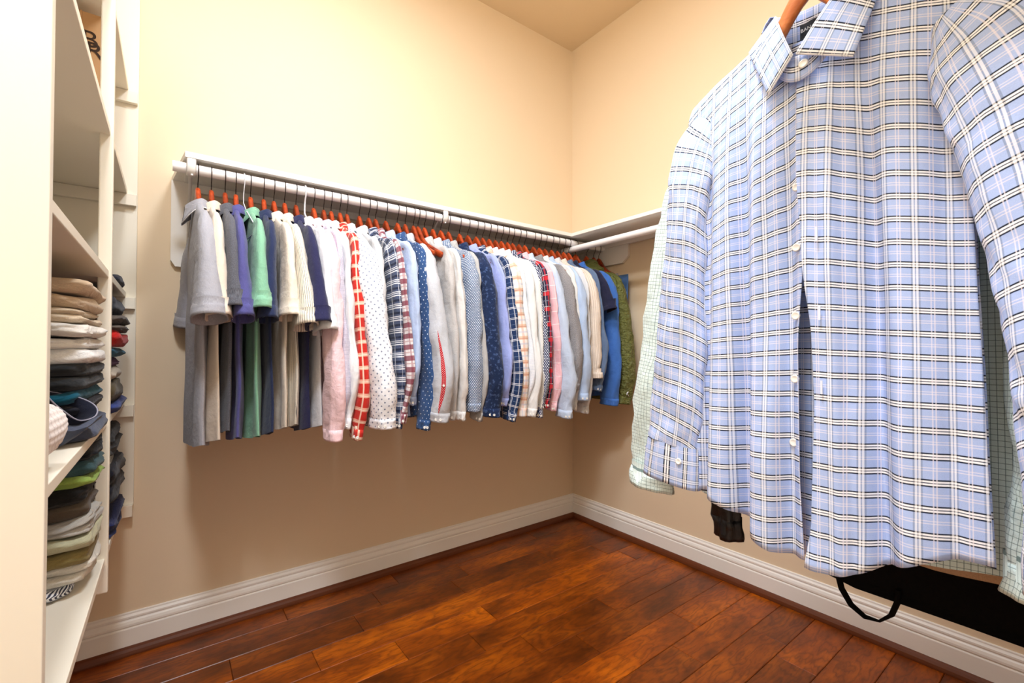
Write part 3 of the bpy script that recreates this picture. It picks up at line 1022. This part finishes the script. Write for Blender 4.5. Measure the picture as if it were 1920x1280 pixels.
def jeans(x, fab, label, yaw, zt, zb, ucut):
    t = empty('folded_jeans', (x, ROD_Y, ROD_Z), BACK_ROT + R(yaw))
    tag(t, label, 'jeans', 'jeans hung at the right end of the back rod')
    rows = []
    for j in range(26):
        s = j / 25
        z = lerp(zt, zb, s)
        row_ = []
        for k in range(36):
            p = 2 * PI * k / 36
            ca, sa = math.cos(p), math.sin(p)
            u = 0.05 + ucut + (0.125 - 0.02 * s) * math.copysign(abs(ca) ** 0.7, ca)
            w = (0.013 + 0.004 * nz(ca * 2, s * 4, x)) * math.copysign(abs(sa) ** 0.8, sa) * (0.35 if j == 0 else 1) + 0.004 * math.sin(u * 30 + x * 9) * s
            row_.append((u, w, z))
        rows.append(row_)
    m = MB().grid(rows, True)
    m.cap(rows[0], True)
    m.cap(rows[-1])
    m.build('leg_fabric', fab, t)
    rows = [[(p[0] * 1.0, p[1] * 1.12, p[2] + dz) for p in rows[2]] for dz in (0.028, -0.006)]
    MB().grid(rows, True).build('waistband', fab, t)
    return t


jeans(-0.100, fabs['gjean'], 'grey jeans hanging just behind the olive jacket', -8, -0.185, -0.78, 0.035)
wood_hanger((-0.100, ROD_Y, ROD_Z), BACK_ROT + R(-8), 'reddish wooden hanger holding the grey jeans', WH)
jeans(-0.056, fabs['djean'], 'faded blue jeans hanging nearest the right wall', -3, -0.185, -0.72, 0.055)
wood_hanger((-0.056, ROD_Y, ROD_Z), BACK_ROT + R(-3), 'reddish wooden hanger holding the faded blue jeans', WH)

# small white curl embroidered on the olive jacket's sleeve end
pts = [(-0.011, -0.004), (-0.012, 0.003), (-0.007, 0.008), (-0.003, 0.004), (-0.004, -0.002), (-0.002, 0.005), (0.003, 0.009), (0.008, 0.006), (0.009, -0.002), (0.006, -0.009), (0.011, -0.012)]
EMB = (0.268, -0.038, -0.825)
MB().tube([(0.259 + 0.060 * math.sqrt(1 - ((-0.012 - p[0]) / 0.041) ** 2) + 0.007, -0.012 + p[0], EMB[2] + p[1] * 1.1) for p in pts], 0.0018, 6).build('embroidery', M_PIPE, jk)

# ------------------------------------------------------------------ the blue plaid shirt in the foreground
BLUE = (177, 198, 244)
DK = (14, 20, 40)
PL = []
P_ = 0.0305
for a, dal, wal in (('v', 0.97, 0.95), ('u', 0.30, 0.55)):
    per = P_ if a == 'v' else 0.0315
    PL += [(a, per, -0.0006, 0.0017, DK, dal), (a, per, 0.0011, 0.0022, (250, 251, 255), wal), (a, per, 0.0033, 0.0011, DK, dal * 0.9), (a, per, 0.0044, 0.0022, (250, 251, 255), wal), (a, per, 0.0066, 0.0017, DK, dal),
           (a, per, 0.0178, 0.0012, (244, 236, 246), 0.55), (a, per, 0.0208, 0.0012, (240, 234, 248), 0.55)]
M_PLAID = F('blue_plaid_cotton', dict(base=BLUE, heather=0.05, lines=PL, wamp=0.8, bump=0.25, hscale=900, sheen=0.0))
M_PLAIDB = F('blue_plaid_cotton_cuff', dict(base=BLUE, heather=0.05, lines=[({'u': 'v', 'v': 'u'}[l[0]],) + l[1:] for l in PL], wamp=0.8, bump=0.25, hscale=900, sheen=0.0))

HX = -1.375
hero = empty('plaid_shirt', (HX, FR_Y, FR_Z), PI / 2)
tag(hero, 'large light blue plaid dress shirt hanging open in the foreground', 'shirt')
Z0 = FR_Z


def h_top(s):
    s = abs(s)
    if s < 0.058:
        return lerp(1.487, 1.549, (s / 0.058) ** 1.6)
    return 1.549 - 0.45 * (s - 0.058) - 0.35 * max(0, s - 0.165) * 1.5


def h_hem(s):
    return 0.786 + 0.058 * smooth(0.02, 0.17, abs(s))


def h_side(z, sgn):
    return interp([(0.78, 0.178), (1.0, 0.172), (1.2, 0.166), (1.27, 0.163), (1.33, 0.155), (1.40, 0.156), (1.46, 0.180), (1.5, 0.205)], z)


def h_fold(s, z, sgn):
    """outward displacement of the cloth: soft vertical folds that deepen towards the hem"""
    t = smooth(1.52, 1.27, z)
    q = smooth(1.2, 0.8, z)
    f = 0.0
    if sgn > 0:      # image-left panel
        x = s + 0.05 * (z - 1.15) * 0.35
        f += 0.0085 * t * math.cos((x - 0.058) * 2 * PI / 0.062) * smooth(0.0, 0.03, s)
        f += 0.0035 * t * math.cos((x - 0.11) * 2 * PI / 0.034 + 1.2)
        f += 0.010 * q * math.cos((x - 0.045) * 2 * PI / 0.085)
    else:
        x = -s + 0.02 * (z - 1.1)
        f += 0.0105 * t * smooth(0.05, 0.035, x)                       # flat front band
        f -= 0.0165 * t * math.exp(-((x - 0.078) / 0.013) ** 2)         # the deep crease
        f += 0.010 * t * math.exp(-((x - 0.112) / 0.022) ** 2)
        f -= 0.008 * t * math.exp(-((x - 0.142) / 0.010) ** 2) * (0.4 + 0.6 * q)
        f += 0.004 * math.sin(x * 130 + z * 2) * t * 0.6
    f += 0.004 * nz(s * 14, z * 5, 3.3 * sgn)
    return f


def h_panel(sgn):
    nc, nr = 70, 84
    rows, UV = [], []
    for j in range(nr):
        q = j / (nr - 1)
        row_, uvr = [], []
        for i in range(nc):
            p = i / (nc - 1)
            sb = p * 0.19
            zt, zh = h_top(sb), h_hem(sb)
            z = lerp(zt, zh, q)
            if sgn > 0:
                edge = interp([(0.78, 0.007), (0.90, 0.011), (1.08, 0.011), (1.2, 0.002), (1.3, -0.004), (1.5, -0.006)], z)
            else:
                edge = interp([(0.78, 0.001), (0.85, 0.010), (1.0, 0.014), (1.1, 0.012), (1.2, 0.003), (1.35, -0.004), (1.5, -0.008)], z)
            s = lerp(edge, h_side(z, sgn), p) * (1 if sgn > 0 else 1)
            ss = s if sgn > 0 else -lerp(edge, h_side(z, sgn), p)
            # outward bulge of the torso front, falling to the side seam
            e = min(1.0, abs(ss) / 0.2)
            n_ = 0.034 * math.sqrt(max(0.0, 1 - e ** 2.4)) - 0.010
            n_ *= lerp(0.6, 1.0, smooth(1.54, 1.40, z))
            n_ += 1.35 * h_fold(ss, z, sgn) * smooth(1.0, 0.86, p)
            if sgn < 0:
                n_ += 0.0035 * smooth(0.12, 0.03, p)      # this front lies over the other
                n_ -= 0.006 * smooth(1.2, 1.0, z) * smooth(0.1, 0.0, p)
            else:
                n_ -= 0.0045 * smooth(0.2, 0.0, p)
                n_ += 0.004 * smooth(1.2, 0.9, z) * smooth(0.12, 0.0, p)
            n_ += 0.0012 * nz(ss * 60, z * 18, 9)
            row_.append((ss, n_, z - Z0))
            droop = (0.50 if sgn > 0 else 0.36) * max(0.0, abs(ss) - 0.01) * smooth(0.95, 1.42, z)
            uvr.append((ss * 1.12 + 0.012, z + droop))
        rows.append(row_)
        UV.append(uvr)
    return MB().grid(rows, False, UV)


def solidify(o, t=0.0009):
    md = o.modifiers.new('thickness', 'SOLIDIFY')
    md.thickness = t
    md.offset = -1
    return o


fp = solidify(h_panel(1).build('front_panel', M_PLAID, hero))
fq = solidify(h_panel(-1).build('front_panel', M_PLAID, hero))
# back panel
rows, UV = [], []
for j in range(50):
    q = j / 49
    row_, uvr = [], []
    for i in range(60):
        p = lerp(-1, 1, i / 59)
        sb = p * 0.19
        zt = h_top(sb) if abs(sb) > 0.05 else 1.545
        z = lerp(zt, h_hem(sb) - 0.006, q)
        s = p * h_side(z, 1)
        n_ = -0.028 * math.sqrt(max(0, 1 - (abs(s) / 0.2) ** 2)) + 0.004 + 0.004 * math.sin(s * 70 + 1) * smooth(1.5, 1.1, z)
        row_.append((s, n_, z - Z0))
        uvr.append((s * 1.1, z))
    rows.append(row_)
    UV.append(uvr)
solidify(MB().grid(rows, False, UV).build('back_panel', M_PLAID, hero))

# sleeves (flattened tubes) with barrel cuffs
for sgn in (1, -1):
    if sgn > 0:
        path = [(0.150, 0.004, 1.470, 0.022, 0.010), (0.172, 0.006, 1.430, 0.040, 0.018), (0.183, 0.009, 1.375, 0.042, 0.024), (0.188, 0.010, 1.30, 0.036, 0.026), (0.197, 0.006, 1.20, 0.042, 0.026),
                (0.204, 0.004, 1.09, 0.046, 0.025), (0.211, 0.004, 0.99, 0.050, 0.023), (0.221, 0.005, 0.915, 0.050, 0.021)]
        end = [(0.221, 0.005, 0.915, 0.0515, 0.0215), (0.2235, 0.006, 0.88, 0.0545, 0.0215), (0.2265, 0.006, 0.845, 0.056, 0.0205)]
    else:
        path = [(0.150, 0.010, 1.470, 0.022, 0.012), (0.180, 0.020, 1.425, 0.055, 0.022), (0.205, 0.028, 1.35, 0.062, 0.030), (0.222, 0.030, 1.26, 0.058, 0.034), (0.235, 0.030, 1.16, 0.054, 0.034),
                (0.243, 0.030, 1.06, 0.052, 0.032), (0.248, 0.030, 0.98, 0.050, 0.028), (0.250, 0.030, 0.905, 0.048, 0.025)]
        end = [(0.250, 0.030, 0.905, 0.0495, 0.0255), (0.251, 0.030, 0.87, 0.053, 0.0250), (0.252, 0.030, 0.835, 0.054, 0.0240)]
    rg = random.Random(7 + sgn)
    rows, UV = sleeve_rows(rg, path, n=44, sub=9, wr=0.0045)
    UV = [[(u_[0] * 1.1, u_[1] + 0.25 * ((k / 44) - 0.5) ** 2 * 0.5) for k, u_ in enumerate(r_)] for r_ in UV]
    fx = lambda rs: [[(sgn * p[0], p[1], p[2] - Z0) for p in r_] for r_ in rs]
    sv = MB().grid(fx(rows), True, UV).build('sleeve', M_PLAID, hero)
    rows, UV = sleeve_rows(rg, end, n=44, sub=4, wr=0.001)
    inner = [[(lerp(p[0], end[-1][0], 0.08), lerp(p[1], end[-1][1], 0.12), p[2] + dz) for p in rows[-1]] for dz in (0.0005, 0.05)]
    rows2 = rows + inner
    UV2 = UV + [UV[-1], UV[-3]]
    cf = MB().grid(fx(rows2), True, UV2).build('cuff', M_PLAIDB, hero)
    k0 = 6 if sgn > 0 else 6
    for kk in (8,):
        P = Vector(fx(rows)[3][kk])
        button(P + Vector((0, 0.001, 0)), (0, 1, 0.1), 0.0055, M_BTN, cf)

# collar: back band, stand and two leaves
def patch(c, n1=14, n2=14, bulge=0.006, uvs=(0.085, 0.075), rot=0.0):
    A, B, C, Dd = [Vector(v) for v in c]
    rows, UV = [], []
    for j in range(n2):
        v = j / (n2 - 1)
        row_, uvr = [], []
        for i in range(n1):
            u = i / (n1 - 1)
            P = A * (1 - u) * (1 - v) + B * u * (1 - v) + C * u * v + Dd * (1 - u) * v
            P = P + Vector((0, bulge * math.sin(PI * u) * math.sin(PI * min(1, v * 0.8 + 0.2)), 0))
            row_.append(P[:])
            uvr.append((0.02 + u * uvs[0], 0.004 + v * uvs[1]))
        rows.append(row_)
        UV.append(uvr)
    return rows, UV


collar = None
leafL = [(0.046, -0.004, 1.590 - Z0), (0.004, 0.046, 1.490 - Z0), (0.0375, 0.044, 1.449 - Z0), (0.080, 0.010, 1.546 - Z0)]
leafR = [(-0.044, -0.004, 1.590 - Z0), (0.000, 0.047, 1.488 - Z0), (-0.066, 0.050, 1.449 - Z0), (-0.086, 0.014, 1.540 - Z0)]
for lf in (leafL, leafR):
    rows, UV = patch(lf)
    o = MB().grid(rows, False, UV).build('collar_leaf', M_PLAIDB, hero)
    md = o.modifiers.new('thickness', 'SOLIDIFY')
    md.thickness = 0.0026
    md.offset = 0
# band round the back of the neck, from leaf to leaf
rows, UV = [], []
prof = [(0.0, -0.075), (0.0, -0.020), (0.002, 0.0), (0.006, 0.003), (0.011, -0.004), (0.017, -0.022), (0.023, -0.046)]
for j, (out, dz) in enumerate(prof):
    row_, uvr = [], []
    for i in range(25):
        th = lerp(-PI / 2, PI / 2, i / 24)
        s = (0.046 + out * 1.4) * math.sin(th)
        n_ = -(0.040 + out) * math.cos(th) - 0.004
        row_.append((s, n_, 1.590 + 0.012 * math.cos(th) + dz - Z0))
        uvr.append((th * 0.05, dz))
    rows.append(row_)
    UV.append(uvr)
collar = solidify(MB().grid(rows, False, UV).build('collar_band', M_PLAID, hero))
# collar stand at the front, with its button
rows, UV = [], []
for j in range(5):
    row_, uvr = [], []
    for i in range(31):
        th = lerp(-PI * 0.52, PI * 0.52, i / 30)
        f = max(0.0, math.cos(th))
        row_.append((0.050 * math.sin(th), 0.002 + 0.034 * f, lerp(1.575, 1.487, f ** 1.2) - 0.036 * j / 4 + 0.004 - Z0))
        uvr.append((th * 0.05 + 0.004, -0.036 * j / 4))
    rows.append(row_)
    UV.append(uvr)
stand = solidify(MB().grid(rows, False, UV).build('collar_stand', M_PLAID, hero))
button((-0.006, 0.0385, 1.475 - Z0), (0, 1, 0.1), 0.0062, M_BTN, stand)
# buttons down the image-left front
for z, s in ((1.385, 0.0055), (1.311, 0.0085), (1.226, 0.010), (1.130, 0.013), (1.040, 0.0165), (0.948, 0.021)):
    if z > 1.35:
        continue
    e = min(1, s / 0.2)
    n_ = 0.024 + 1.35 * h_fold(s, z, 1) - 0.001
    button((s, n_ + 0.002, z - Z0), (0.1, 1, 0), 0.0060, M_BTN, fp)
M_THREAD = plain('pale_thread', (226, 234, 252), 0.8)
for z, s in ((1.236, -0.022), (1.130, -0.024), (1.032, -0.025)):
    n_ = 0.027 + 1.35 * h_fold(s, z, -1) + 0.003
    MB().box(s - 0.0012, s + 0.0012, n_, n_ + 0.0012, z - 0.009 - Z0, z + 0.009 - Z0).build('buttonhole', M_THREAD, fq)
# woven label inside the neck
M_LABEL = plain('black_label', (34, 36, 42), 0.8)
lab = MB()
rows = []
for j in range(2):
    rows.append([(lerp(-0.026, 0.025, i / 12), -0.0352 + 0.001 * math.sin(i), 1.577 - 0.022 * j - Z0) for i in range(13)])
lo = lab.grid(rows).build('label', M_LABEL, hero)
M_LABTXT = plain('label_lettering', (240, 240, 240), 0.8)


def text_mesh(body, size, mat, parent, loc, rot, name):
    cu = bpy.data.curves.new(name, 'FONT')
    cu.body = body
    cu.size = size
    cu.align_x = 'CENTER'
    cu.extrude = 0.0002
    tmp = bpy.data.objects.new(name, cu)
    COL.objects.link(tmp)
    bpy.context.view_layer.update()
    me = bpy.data.meshes.new_from_object(tmp.evaluated_get(bpy.context.evaluated_depsgraph_get()))
    bpy.data.objects.remove(tmp)
    o = link(name, me, mat, parent)
    o.location = loc
    o.rotation_euler = rot
    return o


# viewed from the +n side, +s runs to the left
text_mesh('BANANA', 0.0074, M_LABTXT, lo, (0.0085, -0.0338, 1.5640 - Z0), (R(90), 0, R(180)), 'lettering')
wood_hanger((HX, FR_Y, FR_Z), PI / 2, 'light wooden hanger holding the large blue plaid shirt', 'hangers on the foreground rod', HBL)

# ------------------------------------------------------------------ other clothes on the same rod
FG = 'clothes behind the blue plaid shirt'


def fgar(x, fab, label, cat, hp, nm, **kw):
    yaw = kw.pop('yaw', 0)
    garment(0, 'long', fabs[fab], label, cat, FG, loc=(x, FR_Y, FR_Z), rot=PI / 2, yaw=yaw, name=nm, **kw)
    wood_hanger((x, FR_Y, FR_Z), PI / 2 + R(yaw), 'wooden hanger holding the ' + hp, 'hangers on the foreground rod')


fgar(-1.300, 'mint', 'pale mint finely checked shirt peeking out behind the blue plaid shirt', 'shirt', 'pale mint checked shirt', 'checked_shirt', hem=-0.875, end=-0.875, sl=(0.075, 0.0), sl2=(0.0, 0.03), sfat=1.1, seed=71, tail=0.02)
fgar(-1.235, 'tan', 'tan linen shirt with hem showing under the blue plaid shirt', 'shirt', 'tan linen shirt', 'linen_shirt', hem=-0.895, end=-0.82, seed=72, tail=0.0, thick=0.02)
fgar(-1.165, 'blackl', 'black leather jacket with cuff showing below the plaid shirt', 'jacket', 'black leather jacket', 'leather_jacket', hem=-0.80, end=-0.985, sl=(0.0, 0.0), sl2=(0, 0), sfat=1.2, swid=0.62, seed=73, buttons=0)
fgar(-1.075, 'black', 'black wool coat whose sleeve end shows beside the leather cuff', 'coat', 'black wool coat', 'wool_coat', hem=-0.80, end=-1.0, sl=(-0.05, 0.0), sl2=(0, 0), sfat=1.2, swid=0.7, seed=74, buttons=0)

# black garment bag, with a webbing handle at its lower edge
bag = empty('garment_bag', (-1.115, FR_Y, FR_Z), PI / 2)
tag(bag, 'black garment bag hanging at lower right behind the shirts, with webbing handle', 'garment bag')
rows = []
nb = 60
out = [(0.03, -0.13), (0.16, -0.18), (0.20, -0.26), (0.21, -0.80), (0.13, -0.90), (0.085, -1.010), (0.02, -1.022), (-0.12, -1.022), (-0.24, -1.024), (-0.262, -1.00), (-0.262, -0.26), (-0.16, -0.18), (-0.03, -0.13)]
for w, sc in ((-0.020, 0.97), (-0.026, 1.0), (-0.010, 1.005), (0.010, 1.005), (0.026, 1.0), (0.020, 0.97)):
    rows.append([(u * sc, w + 0.003 * nz(u * 9, z * 9, w), -0.55 + (z + 0.55) * (sc if abs(sc - 1) > 0.01 else 1)) for u, z in out])
m = MB().grid(rows, True, smooth=False)
m.cap(rows[0], True)
m.cap(rows[-1])
m.build('bag_body', fabs['bag'], bag)
hd = [(0.046, 0.027, -1.005), (0.040, 0.028, -1.030), (0.026, 0.029, -1.052), (0.006, 0.029, -1.064), (-0.014, 0.029, -1.062), (-0.030, 0.028, -1.045), (-0.038, 0.027, -1.020), (-0.040, 0.027, -1.0)]
MB().tube(hd, 0.0022, 6, r2=0.006, side=(0.6, 0.8, 0)).build('handle', fabs['bag'], bag)

# ------------------------------------------------------------------ folded clothes on the shelving unit


def folded(x0, x1, y0, y1, z0, h, fab, label, cat='folded clothes', layers=2, seed=1, group=None, rough=1.0, sag=0.0, name='folded_garment'):
    """soft stack of folded layers filling the given box (front edge = x1, near edge = y0)"""
    rg = random.Random(seed)
    cx, cy = (x0 + x1) / 2, (y0 + y1) / 2
    ax, ay = (x1 - x0) / 2, (y1 - y0) / 2
    n = 64
    o = empty(name, (cx, cy, z0))
    tag(o, label, cat, group)
    lh = h / layers
    for L in range(layers):
        rows = []
        sh = rg.uniform(-0.006, 0.006)
        sd = rg.uniform(0, 99)
        K = 7
        for j in range(K + 1):
            s = j / K
            bulge = math.sin(PI * s) ** 0.6
            row_ = []
            for k in range(n):
                p = 2 * PI * k / n
                ca, sa = math.cos(p), math.sin(p)
                ex = 0.28
                px = math.copysign(abs(ca) ** ex, ca)
                py = math.copysign(abs(sa) ** ex, sa)
                d = -0.011 * (1 - bulge) + 0.008 * rough * nz(px * 2.2 + sd, py * 2.2, s * 2 + L) + 0.004 * rough * nz(px * 7 + sd, py * 7, s * 5)
                zz = lh * (L + s) + 0.010 * rough * nz(px * 1.7 + 3, py * 1.7 + seed, L * 0.6) * smooth(0, 0.5, (L + s) / layers) - sag * max(0, px) ** 2 * (L + s) / layers
                if L == 0 and j == 0:
                    zz = 0.0005
                row_.append((px * (ax + d) + sh, py * (ay + d), max(0.0005, zz)))
            rows.append(row_)
        m = MB().grid(rows, True)
        top = rows[-1]
        c = Vector((sum(p[0] for p in top), sum(p[1] for p in top), sum(p[2] for p in top))) / n
        ring = [[(c + (Vector(p) - c) * f + Vector((0, 0, 0.004 * (1 - f)))).to_tuple() for p in top] for f in (1.0, 0.85, 0.6, 0.3)]
        m.grid(ring, True)
        m.cap(ring[-1])
        m.cap(rows[0], True)
        m.build('fold', fab, o)
    return o


sol = {}


def fcol(name, rgb, heather=0.12, **kw):
    return F('folded_' + name, dict(base=rgb, heather=heather, wrinkle=22, wamp=3.5, bump=0.5, **kw))


XB, XF = UX - 0.30, UX - 0.006
# near pile on the waist-high shelf
YA, YB = -0.955, -0.62
z = SHELF_Z[3]
G1 = 'folded clothes in the near pile of the middle shelf'
spec = [
    (0.028, 'slate', (74, 80, 98), 'slate grey trousers at the bottom of the middle pile, slumped forward', 1, 0.012),
    (0.045, 'blacknavy', (24, 24, 34), 'black trousers with a thin pale hem under the teal top', 2, 0.006),
    (0.026, 'teal', (16, 88, 110), 'teal knit folded near the middle of the pile', 1, -0.004),
    (0.050, 'charcoal', (40, 42, 44), 'charcoal flecked jersey folded below the white ones', 2, 0.004),
    (0.030, 'whiteknit', (242, 240, 236), 'white knit folded over the charcoal jersey', 1, 0.010),
    (0.050, 'whiteshirt', (240, 234, 224), 'thick white shirt folded under the beige ones', 2, 0.006),
    (0.030, 'beigelight', (226, 206, 178), 'light beige trousers folded second from the top', 2, 0.0),
    (0.055, 'beige', (214, 188, 156), 'beige chinos folded on top of the middle pile', 2, 0.003),
]
for i, (h, nm, rgb, lab_, ly, dx) in enumerate(spec):
    folded(XB, XF + dx, YA + 0.006 * math.sin(i * 2.1), YB, z, h - 0.0008, fcol(nm, rgb), lab_, layers=ly, seed=20 + i, group=G1)
    z += h
# far pile, behind the post
z = SHELF_Z[3]
G2 = 'folded clothes in the far pile of the middle shelf'
spec = [
    (0.030, 'bluefloral', (50, 66, 130), 'blue patterned cloth at the bottom of the far pile', 1, 0.020),
    (0.055, 'olivebrown', (84, 70, 44), 'olive brown cloth bunched low in the far pile', 1, 0.016),
    (0.040, 'ivory', (236, 216, 190), 'ivory cloth folded below the purple one', 1, 0.004),
    (0.030, 'purple', (108, 40, 104), 'purple knit folded under the teal one', 1, 0.006),
    (0.030, 'teal2', (20, 104, 132), 'teal knit folded just under the red one', 1, 0.014),
    (0.045, 'red', (206, 34, 26), 'bright red top folded in the far pile', 1, 0.024),
    (0.050, 'taupe', (96, 84, 74), 'taupe brown sweater folded above the red top', 2, 0.020),
    (0.055, 'navyroll', (26, 30, 46), 'rolled navy patterned shirt on top of the far pile', 1, 0.012),
]
for i, (h, nm, rgb, lab_, ly, dx) in enumerate(spec):
    folded(XB, XF + dx, -0.50, -0.10, z, h - 0.0008, fcol(nm, rgb), lab_, layers=ly, seed=40 + i, group=G2, rough=1.3)
    z += h
# near pile on the lower shelf
z = SHELF_Z[4]
G3 = 'folded clothes in the near pile of the bottom shelf'
YC = -0.80
f_str = F('folded_navy_striped', dict(base=(244, 244, 246), heather=0.04, lines=[('u', 0.009, 0, 0.0045, (30, 34, 62), 0.95)]))
spec = [
    (0.028, None, None, 'navy and white striped shirt at the very bottom of the lower pile', 1, -0.03),
    (0.040, 'palewhite', (236, 230, 216), 'off white shirt folded second from the bottom', 2, 0.0),
    (0.034, 'khaki', (150, 134, 84), 'khaki shorts folded in the lower pile', 1, -0.004),
    (0.028, 'sage', (206, 204, 170), 'pale sage cloth folded over the khaki shorts', 1, 0.004),
    (0.034, 'greywhite', (200, 196, 188), 'grey and white patterned cloth folded in the lower pile', 2, 0.002),
    (0.034, 'browngrey', (96, 84, 70), 'brown grey trousers folded in the lower pile', 1, -0.006),
    (0.036, 'blackt', (32, 32, 32), 'black shirt folded under the lime green one', 1, -0.004),
    (0.022, 'lime', (158, 188, 92), 'lime green shirt folded in the lower pile', 1, 0.010),
    (0.034, 'slateteal', (66, 96, 102), 'slate teal shirt folded over the lime one', 1, 0.004),
    (0.050, 'blackn', (24, 26, 32), 'black shirts folded on top of the lower pile', 2, 0.002),
]
for i, (h, nm, rgb, lab_, ly, dx) in enumerate(spec):
    folded(XB, XF + dx, YC + 0.008 * math.sin(i * 1.7), -0.60, z, h - 0.0008, f_str if nm is None else fcol(nm, rgb), lab_, layers=ly, seed=60 + i, group=G3, rough=1.2)
    z += h
z = SHELF_Z[4]
G4 = 'folded clothes in the far pile of the bottom shelf'
for i, (h, nm, rgb, lab_, dx) in enumerate([
        (0.05, 'navystar', (36, 44, 92), 'navy striped cloth low in the far lower pile', 0.016),
        (0.045, 'greyl', (170, 166, 160), 'grey cloth in the far lower pile', -0.02),
        (0.10, 'navyblk', (22, 22, 32), 'dark navy sweater bulging from the far lower pile', 0.018),
        (0.03, 'white6', (226, 222, 214), 'white cloth between the two dark ones in the far lower pile', -0.01),
        (0.07, 'blk7', (16, 16, 20), 'black top folded on the far lower pile', 0.010)]):
    folded(XB, XF + dx, -0.46, -0.10, z, h - 0.0008, fcol(nm, rgb), lab_, layers=2, seed=90 + i, group=G4, rough=1.4)
    z += h

# ribbed off-white sleeve hanging over the edge of the middle shelf
sk = empty('sweater', (UX, -1.16, SHELF_Z[3]))
tag(sk, 'off white ribbed sweater sleeve drooping over the front of the middle shelf', 'sweater')
M_RIB = F('offwhite_rib_knit', dict(base=(240, 230, 224), heather=0.05, wamp=1.0, lines=[('v', 0.009, 0, 0.0022, (206, 192, 186), 0.6)]))
path = [(-0.22, 0.08, 0.030), (-0.14, 0.05, 0.034), (-0.075, 0.01, 0.042), (-0.045, -0.015, 0.048), (-0.032, -0.03, 0.050)]
MB().tube(path, [0.036, 0.036, 0.034, 0.030, 0.026], 32, r2=[0.028, 0.028, 0.028, 0.026, 0.022]).build('sleeve', M_RIB, sk)
# turned-back ribbed cuff, open end towards the doorway
rows = []
ctr, axv = Vector((-0.036, -0.050, 0.058)), Vector((-0.30, -0.92, -0.15)).normalized()
e1 = axv.cross(Vector((0, 0, 1))).normalized()
e2 = e1.cross(axv)
for d_, r0 in ((-0.055, 0.030), (-0.03, 0.040), (0.0, 0.043), (0.022, 0.040), (0.030, 0.034), (0.026, 0.027), (0.0, 0.022), (-0.04, 0.018)):
    row_ = []
    for k in range(96):
        p = 2 * PI * k / 96
        r_ = r0 * (1 + 0.022 * math.sin(24 * p))
        row_.append((ctr + axv * d_ + e1 * r_ * math.cos(p) * 0.8 + e2 * r_ * math.sin(p)).to_tuple())
    rows.append(row_)
MB().grid(rows, True).build('ribbed_cuff', M_RIB, sk)

# navy jeans slumped on the pile, the waistband standing open towards the room
jn = empty('slumped_jeans', (UX - 0.030, -0.955, SHELF_Z[3] + 0.062))
tag(jn, 'dark navy jeans slumped over the middle pile with open pale edged waistband', 'jeans')
M_NVD = fcol('navy_jeans', (30, 32, 48), 0.2)
rows, ring = [], []
tilt = Matrix.Rotation(R(38), 3, 'Y') @ Matrix.Rotation(R(24), 3, 'X')
for d_, r0 in ((-0.075, 0.032), (-0.045, 0.042), (-0.015, 0.044), (0.012, 0.046), (0.020, 0.046), (0.019, 0.042), (-0.01, 0.038), (-0.05, 0.030)):
    row_ = []
    for k in range(40):
        p = 2 * PI * k / 40
        q = 1 + 0.10 * nz(math.cos(p) * 1.6, math.sin(p) * 1.6, d_ * 12)
        row_.append((tilt @ Vector((r0 * 0.95 * q * math.cos(p), r0 * 0.62 * q * math.sin(p), d_ + 0.006 * math.sin(2 * p)))).to_tuple())
    if abs(d_ - 0.020) < 1e-6:
        ring = row_ + [row_[0]]
    rows.append(row_)
w_ = MB().grid(rows, True).build('waistband', M_NVD, jn)
MB().tube(ring, 0.0013, 6, caps=False).build('edge_stitching', plain('pale_stitching', (150, 146, 160), 0.8), w_)
m = MB()
rows = []
for j in range(10):
    s_ = j / 9
    row_ = []
    for k in range(24):
        p = 2 * PI * k / 24
        q = 1 + 0.2 * nz(math.cos(p) * 2, math.sin(p) * 2, s_ * 4)
        row_.append((0.020 - 0.05 * s_ + 0.034 * q * math.cos(p), 0.02 * s_ + 0.05 * q * math.sin(p), -0.020 - 0.036 * math.sin(s_ * 1.6) + 0.010 * math.cos(p * 2)))
    rows.append(row_)
m.grid(rows, True)
m.cap(rows[0], True)
m.cap(rows[-1])
m.build('leg_fabric', fcol('slate', (74, 80, 98)), jn)

# dark cloth left on the shelf above, and the paper bag on the shelf over it
tag(folded(XB + 0.1, XF + 0.006, -0.30, -0.12, SHELF_Z[2], 0.035, fcol('inkcloth', (38, 40, 54)), 'small dark cloth lying on the shelf above the far pile', seed=130, layers=1), None)
pb = empty('paper_bag', (UX - 0.108, -0.46, SHELF_Z[1]))
tag(pb, 'brown kraft paper bag with dark monogram on the upper shelf', 'paper bag')
M_KRAFT = paint('kraft_paper', (206, 160, 112), 0.8, 0.05, 0.1, 120)
MB().prism([(-0.10, 0.0005), (0.085, 0.0005), (0.095, 0.318), (-0.11, 0.318)], 'y', -0.055, 0.055).build('bag_body', M_KRAFT, pb)
MB().tube([(-0.04, -0.056, 0.318), (-0.04, -0.058, 0.285), (0.0, -0.059, 0.265), (0.04, -0.058, 0.285), (0.04, -0.056, 0.318)], 0.003, 8).build('handle', M_KRAFT, pb)
M_INK = plain('dark_ink', (60, 40, 24), 0.8)
t1 = text_mesh('B', 0.062, M_INK, pb, (0.058, -0.0555, 0.228), (R(90), 0, 0), 'monogram')
t2 = text_mesh('R', 0.062, M_INK, pb, (0.068, -0.0558, 0.200), (R(90), 0, 0), 'monogram')
